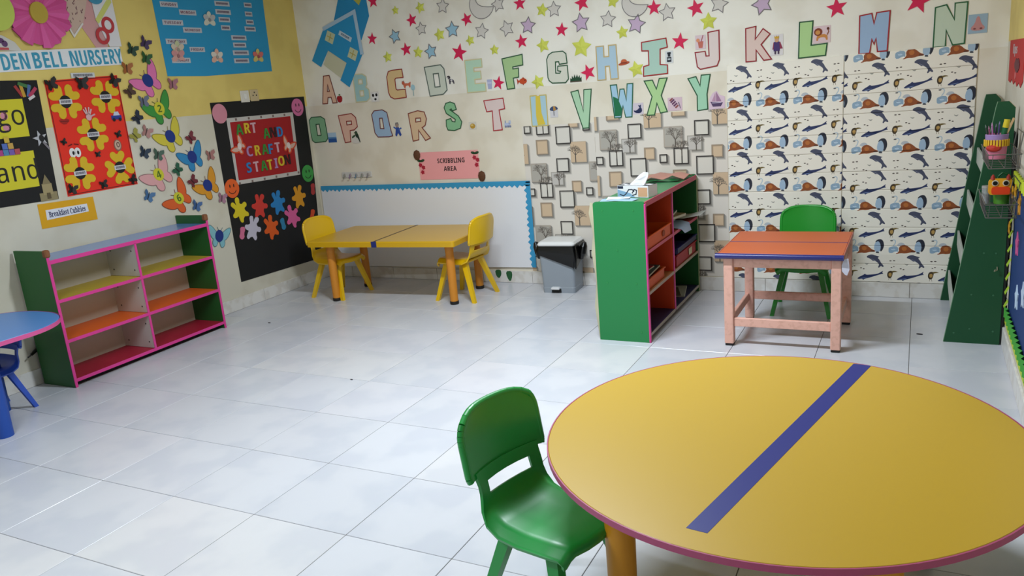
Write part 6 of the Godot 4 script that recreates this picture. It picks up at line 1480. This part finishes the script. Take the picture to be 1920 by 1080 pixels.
# ------------------------------------------------------------------ rack, right wall
func rack_and_right_wall() -> void:
	var dg := mat(Color(0.005, 0.275, 0.14), 0.6)
	var t := thing("book_rack", "tall dark green A-frame book rack standing against the right wall", "rack", Vector3(5.64, 0, 0.49), 0)
	for z in [0.475, -0.465]:
		var p := part("end_panel", card(pts([-0.151, 0.0, 0.136, 0.0, 0.136, 1.365, 0.105, 1.40, 0.052, 1.40, 0.045, 1.37]), -0.009, 0.009), dg, t, Vector3(0, 0, z))
		part("edge_band", ribbon([pts([-0.1515, 0.002, 0.0445, 1.37, 0.052, 1.4005])], 0.004, -0.0085, 0.0085, false), mat(Color(0.42, 0.56, 0.44), 0.5), p)
		part("edge_band", ribbon([pts([0.105, 1.4, 0.1365, 1.364])], 0.005, -0.0088, 0.0088, false), mat(Color(0.74, 0.66, 0.52), 0.6), p)
		for q in [[0.03, 0.55], [0.09, 0.55], [-0.02, 0.30], [0.09, 0.30], [-0.10, 0.06], [-0.02, 0.09], [0.10, 0.08], [0.09, 0.95], [0.04, 0.80]]:
			part("screw_cap", bar(Vector3(q[0], q[1], 0.009), Vector3(q[0], q[1], 0.0112), 0.0055, 0.0055, 8), mat(Color(0.20, 0.40, 0.28), 0.5), p)
	for i in 4:
		var y: float = [0.12, 0.40, 0.68, 0.96][i]
		var x := -0.14 + y * 0.155
		var p := part("rack_shelf", box(Vector3(0.10, 0.012, 0.92), 0.001, Vector3(x + 0.06, y, 0.005)), dg, t)
		part("front_lip", box(Vector3(0.012, 0.10, 0.92), 0.001, Vector3(x + 0.014, y + 0.05, 0.005)), mat(Color(0.72, 0.74, 0.70), 0.5), p)
	part("gap_shade_board", box(Vector3(0.014, 1.22, 0.955), 0.001, Vector3(0.1445, 0.615, 0.005)), mat(Color(0.02, 0.03, 0.025), 0.8), t)  # near-black board added to paint the shade in the gap between rack and wall
	part("hook", wire([[Vector3(0.10, 0.47, 0.485), Vector3(0.10, 0.455, 0.50), Vector3(0.085, 0.448, 0.505), Vector3(0.09, 0.462, 0.51)]], 0.003), mat(Color(0.72, 0.70, 0.62), 0.3, "metal"), t)
	# wire baskets hung on the wall
	var grey := mat(Color(0.46, 0.46, 0.45), 0.4, "metal")
	for b in [[1.105, "upper", 1.0], [0.858, "lower", 1.0]]:
		var o := thing("wire_basket", "%s grey wire basket hung on the right wall above the blue board" % b[1], "basket", Vector3(5.690, b[0], 1.33), 0)
		var rim := []
		var hw := 0.070
		var hl := 0.27
		var h := 0.075
		var ring := func(y: float, k: float) -> Array: return [Vector3(-hw * k, y, -hl * k), Vector3(hw, y, -hl * k), Vector3(hw, y, hl * k), Vector3(-hw * k, y, hl * k), Vector3(-hw * k, y, -hl * k)]
		part("rim", wire([ring.call(h, 1.0), ring.call(0.003, 0.88)], 0.0028), grey, o)
		var bars := []
		for k in 7:
			var z := lerpf(-0.24, 0.24, k / 6.0)
			bars.append([Vector3(-hw, h, z), Vector3(-hw * 0.88, 0.003, z * 0.9), Vector3(hw, 0.003, z * 0.9), Vector3(hw, h, z)])
		for k in 3:
			var x := lerpf(-0.05, 0.06, k / 2.0)
			bars.append([Vector3(x, h, -hl), Vector3(x, 0.003, -hl * 0.88), Vector3(x, 0.003, hl * 0.88), Vector3(x, h, hl)])
		part("wire_bars", wire(bars, 0.0018, 5), grey, o)
		part("hanger", wire([[Vector3(0.070, h, -0.15), Vector3(0.083, h + 0.09, -0.15), Vector3(0.083, h + 0.09, 0.15), Vector3(0.070, h, 0.15)]], 0.0028), grey, o)
	pen_cup()
	# red zig-zag poster
	t = thing("red_poster", "red paper strip poster with zigzag bottom and dark motif high on the right wall", "poster", on_right(0.62, 1.60, 0.001), 0)
	t.rotation = FACE_RIGHT
	part("sheet", card(pts([-0.44, 0.125, 0.40, 0.125, 0.40, -0.10, 0.30, -0.135, 0.2, -0.11, 0.1, -0.135, 0.0, -0.105, -0.1, -0.13, -0.2, -0.10, -0.30, -0.125, -0.42, -0.115]), 0, 0.003), mat(Color(0.72, 0.12, 0.12), 0.7), t)
	part("lettering", text("lips", 0.05, 0.001, true, "Droid Sans", 0.24), mat(Color(0.72, 0.68, 0.68)), t, Vector3(-0.10, 0.065, 0.003))
	part("lips_motif", card(soft(pts([-0.16, -0.02, -0.05, 0.025, 0.02, 0.01, 0.08, 0.025, 0.18, -0.02, 0.02, -0.07])), 0.003, 0.006), mat(Color(0.36, 0.03, 0.12), 0.6), t, Vector3(0.06, 0.0, 0))
	part("pale_spot", card(ell(0.0, -0.075, 0.035, 0.022), 0.003, 0.005), mat(Color(0.80, 0.42, 0.42), 0.7), t)
	# blue display board with a crinkled green and yellow border
	t = thing("display_board", "deep blue display board with yellow and green crinkled border low on the right wall", "board", on_right(2.3, 0.63, 0.001), 0)
	t.rotation = FACE_RIGHT
	part("sheet", card(rect(0, 0, 2.4, 0.76), 0, 0.003), mat(Color(0.05, 0.20, 0.42), 0.7), t)
	for s in [0, 1, 2]:
		var st := new_st()
		var n := 60 if s < 2 else 20
		for i in n:
			var a := i / float(n)
			var b := (i + 1) / float(n)
			var z0 := 0.006 + 0.018 * (i % 2)
			var z1 := 0.006 + 0.018 * ((i + 1) % 2)
			if s < 2:
				var y := -0.38 if s == 0 else 0.38
				face(st, [Vector3(-1.2 + 2.4 * a, y - 0.03, z0), Vector3(-1.2 + 2.4 * b, y - 0.03, z1), Vector3(-1.2 + 2.4 * b, y + 0.03, z1), Vector3(-1.2 + 2.4 * a, y + 0.03, z0)], Vector3.BACK)
			else: face(st, [Vector3(-1.22, -0.40 + 0.8 * a, z0), Vector3(-1.16, -0.40 + 0.8 * a, z0), Vector3(-1.16, -0.40 + 0.8 * b, z1), Vector3(-1.22, -0.40 + 0.8 * b, z1)], Vector3.BACK)
		part("crinkled_border", st.commit(), mat([Color(0.24, 0.58, 0.20), Color(0.70, 0.76, 0.16), Color(0.62, 0.74, 0.20)][s], 0.65), t)
		var st2 := new_st()
		if s == 0:
			add_box(st2, Vector3(0, -0.435, 0.008), Vector3(2.4, 0.04, 0.012), 0.003)
			part("crinkled_border", st2.commit(), mat(Color(0.72, 0.78, 0.22), 0.65), t)
	for q in [[-0.95, 0.05, Color(0.80, 0.34, 0.56)], [-0.55, -0.12, Color(0.70, 0.76, 0.84)], [-0.80, -0.20, Color(0.72, 0.80, 0.88)], [-0.98, 0.26, Color(0.80, 0.56, 0.16)]]:
		part("cutout", card(turned(star(0.07, 0.2, 0.6), 0.0, 1.0, Vector2(q[0], q[1])), 0.003, 0.008), mat(q[2], 0.7), t)
	for q in [[-0.98, 0.33], [-1.12, 0.30], [-1.16, 0.10]]: part("yellow_flower", card(turned(star(0.035, 0.0, 0.6), 0, 1.0, Vector2(q[0], q[1])), 0.024, 0.030), mat(Color(0.82, 0.60, 0.10), 0.7), t)

func pen_cup() -> void:
	# basket at (5.707, 1.105): pink cup with a paper fringe face, pens in it
	var c := Vector3(5.685, 1.110, 1.135)
	var t := thing("pen_cup", "pink round pen cup with yellow fringe and orange beak in the upper wire basket", "pen cup", c, 0)
	part("cup", lathe([Vector2(0, 0), Vector2(0.048, 0), Vector2(0.054, 0.13), Vector2(0.050, 0.13), Vector2(0.045, 0.006), Vector2(0, 0.006)], 28), mat(Color(0.80, 0.46, 0.56), 0.45), t)
	part("lilac_band", lathe([Vector2(0.0535, 0.100), Vector2(0.0548, 0.128), Vector2(0.0535, 0.131)], 28), mat(Color(0.58, 0.48, 0.68), 0.5), t)
	var st := new_st()
	for i in 14:
		var a := 0.15 + PI * 1.0 * i / 13.0
		var d := Vector3(cos(a), 0, sin(a))
		add_box(st, d * 0.057 + Vector3(0, 0.085, 0), Vector3(0.009, 0.036, 0.006), 0.001, Basis(Vector3.UP, -a + PI / 2))
	part("fringe", st.commit(), mat(Color(0.86, 0.68, 0.12), 0.7), t)
	var beak := part("beak", lathe([Vector2(0, 0.0), Vector2(0.030, 0.004), Vector2(0.022, 0.014), Vector2(0, 0.020)], 16), mat(Color(0.72, 0.18, 0.12), 0.6), t, Vector3(-0.014, 0.060, 0.045), Vector3(PI / 2 - 0.2, 0, 0))
	beak.scale = Vector3(1.2, 1, 0.7)
	for s in [-1.0, 1.0]: part("eye", lathe([Vector2(0, 0), Vector2(0.005, 0.001), Vector2(0, 0.005)], 10), mat(Color(0.05, 0.03, 0.03), 0.4), t, Vector3(-0.012 + s * 0.024, 0.07, 0.052), Vector3(PI / 2, 0, 0))
	var pens := [[-0.030, 0.000, -0.16, 0.06, 0.150, Color(0.55, 0.25, 0.40), "plum crayon leaning left in the pink pen cup"], [-0.018, 0.012, -0.10, 0.0, 0.165, Color(0.66, 0.40, 0.62), "lilac crayon in the pink pen cup"], [-0.004, -0.02, -0.02, -0.05, 0.155, Color(0.20, 0.18, 0.30), "dark violet pencil in the pink pen cup"], [-0.036, -0.012, -0.22, -0.03, 0.158, Color(0.16, 0.22, 0.20), "dark pencil at the far left of the pink pen cup"], [0.008, 0.018, 0.02, 0.02, 0.170, Color(0.25, 0.22, 0.42), "indigo pencil in the middle of the pink pen cup"], [0.032, 0.0, 0.22, -0.02, 0.165, Color(0.72, 0.66, 0.42), "cream tipped pencil leaning right in the pink pen cup"], [0.022, -0.02, 0.12, -0.06, 0.160, Color(0.30, 0.34, 0.40), "grey pen at the back of the pink pen cup"]]
	for p in pens:
		var o := thing("pencil", p[6], "pencil", c + Vector3(p[0] * 0.5, 0.012, p[1] * 0.5), 0)
		o.rotation = Vector3(p[3], 0, -p[2])
		part("barrel", bar(Vector3.ZERO, Vector3(0, p[4], 0), 0.0042, 0.0042, 8), mat(p[5], 0.5), o)
		part("tip", bar(Vector3(0, p[4], 0), Vector3(0, p[4] + 0.016, 0), 0.0042, 0.001, 8), mat(p[5].lightened(0.3), 0.6), o)
	var g := thing("glue_stick", "green glue stick with yellow cap standing in the pink pen cup", "glue stick", c + Vector3(0.014, 0.03, 0.012), 0)
	g.rotation = Vector3(0, 0, -0.16)
	part("tube", bar(Vector3.ZERO, Vector3(0, 0.135, 0), 0.013, 0.013, 18), mat(Color(0.02, 0.36, 0.20), 0.4), g)
	part("cap", bar(Vector3(0, 0.135, 0), Vector3(0, 0.178, 0), 0.0145, 0.0145, 18), mat(Color(0.80, 0.72, 0.14), 0.4), g)
	var cr := thing("craft_stick", "pale wooden craft stick lying across the top of the pink pen cup", "stick", c + Vector3(0.02, 0.05, -0.03), 0)
	cr.rotation = Vector3(-0.2, 0, -0.35)
	part("stick", box(Vector3(0.012, 0.17, 0.003), 0.001, Vector3(0, 0.085, 0)), mat(Color(0.78, 0.64, 0.46), 0.7), cr)
	# duck cup in the lower basket
	var d := Vector3(5.725, 0.863, 1.115)
	t = thing("duck_cup", "green cup with a yellow duck face and orange bill in the lower wire basket", "cup", d, 0)
	part("cup", lathe([Vector2(0, 0), Vector2(0.036, 0), Vector2(0.045, 0.115), Vector2(0.041, 0.115), Vector2(0.033, 0.005), Vector2(0, 0.005)], 24), mat(Color(0.28, 0.52, 0.12), 0.45), t)
	var fc := soft(rounded_rect(0.112, 0.088, 0.02))
	part("face", card(fc, 0, 0.012), mat(Color(0.86, 0.62, 0.10), 0.45), t, Vector3(-0.012, 0.098, 0.046))
	part("bill", card(soft(rounded_rect(0.085, 0.040, 0.012)), 0, 0.012), mat(Color(0.86, 0.24, 0.05), 0.45), t, Vector3(-0.010, 0.078, 0.058))
	for s in [-1.0, 1.0]:
		var e := part("eye", card(ell(0, 0, 0.0155, 0.016), 0, 0.004), mat(Color(0.84, 0.80, 0.72), 0.4), t, Vector3(-0.012 + s * 0.025, 0.118, 0.058))
		part("pupil", card(ell(0, 0, 0.0115), 0.004, 0.006), mat(Color(0.05, 0.03, 0.02), 0.3), e)
		part("ear", lathe([Vector2(0.013, 0), Vector2(0.009, 0.018), Vector2(0, 0.03)], 12), mat(Color(0.62, 0.14, 0.08), 0.5), t, Vector3(-0.012 + s * 0.036, 0.136, 0.050))
	part("handle", wire([[Vector3(-0.02, 0.115, 0.0), Vector3(-0.018, 0.15, 0.01), Vector3(0.0, 0.168, 0.012), Vector3(0.02, 0.16, 0.012), Vector3(0.028, 0.13, 0.0)]], 0.005, 8), mat(Color(0.04, 0.34, 0.16), 0.4), t)
	t = thing("glass_jar", "small clear jar with dark contents beside the duck cup in the lower basket", "jar", Vector3(5.653, 0.863, 1.122), 0)
	part("contents", lathe([Vector2(0, 0.004), Vector2(0.0185, 0.004), Vector2(0.0185, 0.05), Vector2(0, 0.05)], 18), mat(Color(0.14, 0.12, 0.12), 0.6), t)
	part("glass", lathe([Vector2(0, 0), Vector2(0.022, 0), Vector2(0.022, 0.085), Vector2(0.020, 0.085), Vector2(0.020, 0.003)], 20), mat(Color(0.8, 0.82, 0.82), 0.05, "glass"), t)
	part("lid", lathe([Vector2(0, 0.085), Vector2(0.023, 0.085), Vector2(0.023, 0.098), Vector2(0, 0.098)], 20), mat(Color(0.62, 0.60, 0.58), 0.35), t)

# ------------------------------------------------------------------ bin and small things
func small_things() -> void:
	var t := thing("pedal_bin", "grey pedal bin with white lid standing before the box wallpaper", "bin", Vector3(2.655, 0, 0.163), deg_to_rad(4))
	var grey := mat(Color(0.56, 0.59, 0.62), 0.45)
	var st := new_st()
	var ring := func(w: float, d: float, y: float) -> Array:
		var out := []
		for v in rounded_rect(w, d, 0.025, 4): out.append(Vector3(v.x, y, v.y))
		return out
	var loft := func(s: SurfaceTool, rings: Array) -> void:
		for i in rings.size() - 1:
			var n: int = rings[i].size()
			var c: Vector3 = Vector3(0, (rings[i][0].y + rings[i + 1][0].y) / 2, 0)
			for j in n:
				var k := (j + 1) % n
				var mid: Vector3 = (rings[i][j] + rings[i][k] + rings[i + 1][j]) / 3.0
				face(s, [rings[i][j], rings[i][k], rings[i + 1][k], rings[i + 1][j]], (mid - c) * Vector3(1, 0, 1))
		face(s, rings[0], Vector3.DOWN)
		face(s, rings[-1], Vector3.UP)
	loft.call(st, [ring.call(0.285, 0.235, 0.0), ring.call(0.290, 0.24, 0.045), ring.call(0.286, 0.236, 0.048), ring.call(0.315, 0.265, 0.40)])
	part("body", st.commit(), grey, t)
	st = new_st()
	loft.call(st, [ring.call(0.325, 0.275, 0.405), ring.call(0.33, 0.28, 0.418), ring.call(0.30, 0.25, 0.436), ring.call(0.27, 0.22, 0.440)])
	part("lid", st.commit(), mat(Color(0.88, 0.88, 0.87), 0.4), t)
	part("pedal", box(Vector3(0.075, 0.02, 0.045), 0.006, Vector3(-0.02, 0.045, 0.135)), mat(Color(0.84, 0.84, 0.84), 0.4), t)
	part("pedal_recess", box(Vector3(0.085, 0.034, 0.006), 0.001, Vector3(-0.02, 0.019, 0.118)), mat(Color(0.05, 0.05, 0.06), 0.7), t)
	var bag := thing("bin_bag", "black plastic liner folded over the rim of the grey pedal bin", "bin bag", Vector3(2.655, 0, 0.163), deg_to_rad(4))
	st = new_st()
	var rr := RandomNumberGenerator.new()
	rr.seed = 9
	var top := rounded_rect(0.338, 0.282, 0.028, 6)
	var n := top.size()
	var rows := []
	for i in 6:
		var row := []
		for j in n + 1:
			var v := top[j % n]
			var low: float = 0.27 + 0.055 * (-v.x / 0.17) * (1.0 if v.y > 0 else -0.5) + 0.012 * sin(j * 2.1)
			var f := i / 5.0
			var bulge := 1.0 + 0.05 * sin(f * PI) + 0.016 * sin(j * 1.7 + i) * f
			row.append(Vector3(v.x * bulge, lerpf(0.405, low, f), v.y * bulge))
		row[n] = row[0]
		rows.append(row)
	part("collar", sheet(rows, 0.003), mat(Color(0.018, 0.018, 0.020), 0.28), bag)
	for s in [-1.0, 1.0]:   # the bunched ends hanging at both sides
		var lobe := part("bunched_end", lathe([Vector2(0, -0.065), Vector2(0.022, -0.055), Vector2(0.036, -0.015), Vector2(0.034, 0.03), Vector2(0.018, 0.058), Vector2(0, 0.064)], 11), mat(Color(0.018, 0.018, 0.020), 0.28), bag, Vector3(s * 0.20, 0.345, 0.02), Vector3(0, 0, -s * 0.25))
		lobe.scale = Vector3(0.9, 1.25, 1.1)
	# plug and cable by the low bookcase
	t = thing("cable_end", "black cable end poking out behind the low bookcase near the blue chair", "cable", Vector3(0.02, 0.225, 3.115), 0)
	part("plug", bar(Vector3(0, 0.02, -0.03), Vector3(0.012, 0.0, 0.02), 0.012, 0.010, 10), mat(Color(0.03, 0.03, 0.03), 0.5), t)
	part("cord", wire([[Vector3(0.012, 0.0, 0.02), Vector3(0.016, -0.010, 0.05)], [Vector3(0, 0.02, -0.03), Vector3(-0.004, 0.045, -0.06)]], 0.005), mat(Color(0.03, 0.03, 0.03), 0.5), t)
	# crumbs and scuffs on the floor
	for s in [[5.36, 0.857, 0.020, "black scrap on the floor tiles left of the green rack"], [0.62, 1.55, 0.016, "dark crumb on the floor by the low bookcase's right end"], [2.18, 2.47, 0.012, "small grey crumb in the middle of the floor left of the foreground chair"]]:
		single("floor_scrap", s[3], "scrap", slab(soft(pts([-1, -0.3, -0.2, -0.5, 1, -0.2, 0.8, 0.4, -0.5, 0.35], s[2])), 0.0, 0.004, 0.001), mat(Color(0.10, 0.09, 0.10), 0.8), Vector3(s[0], 0.0, s[1]))
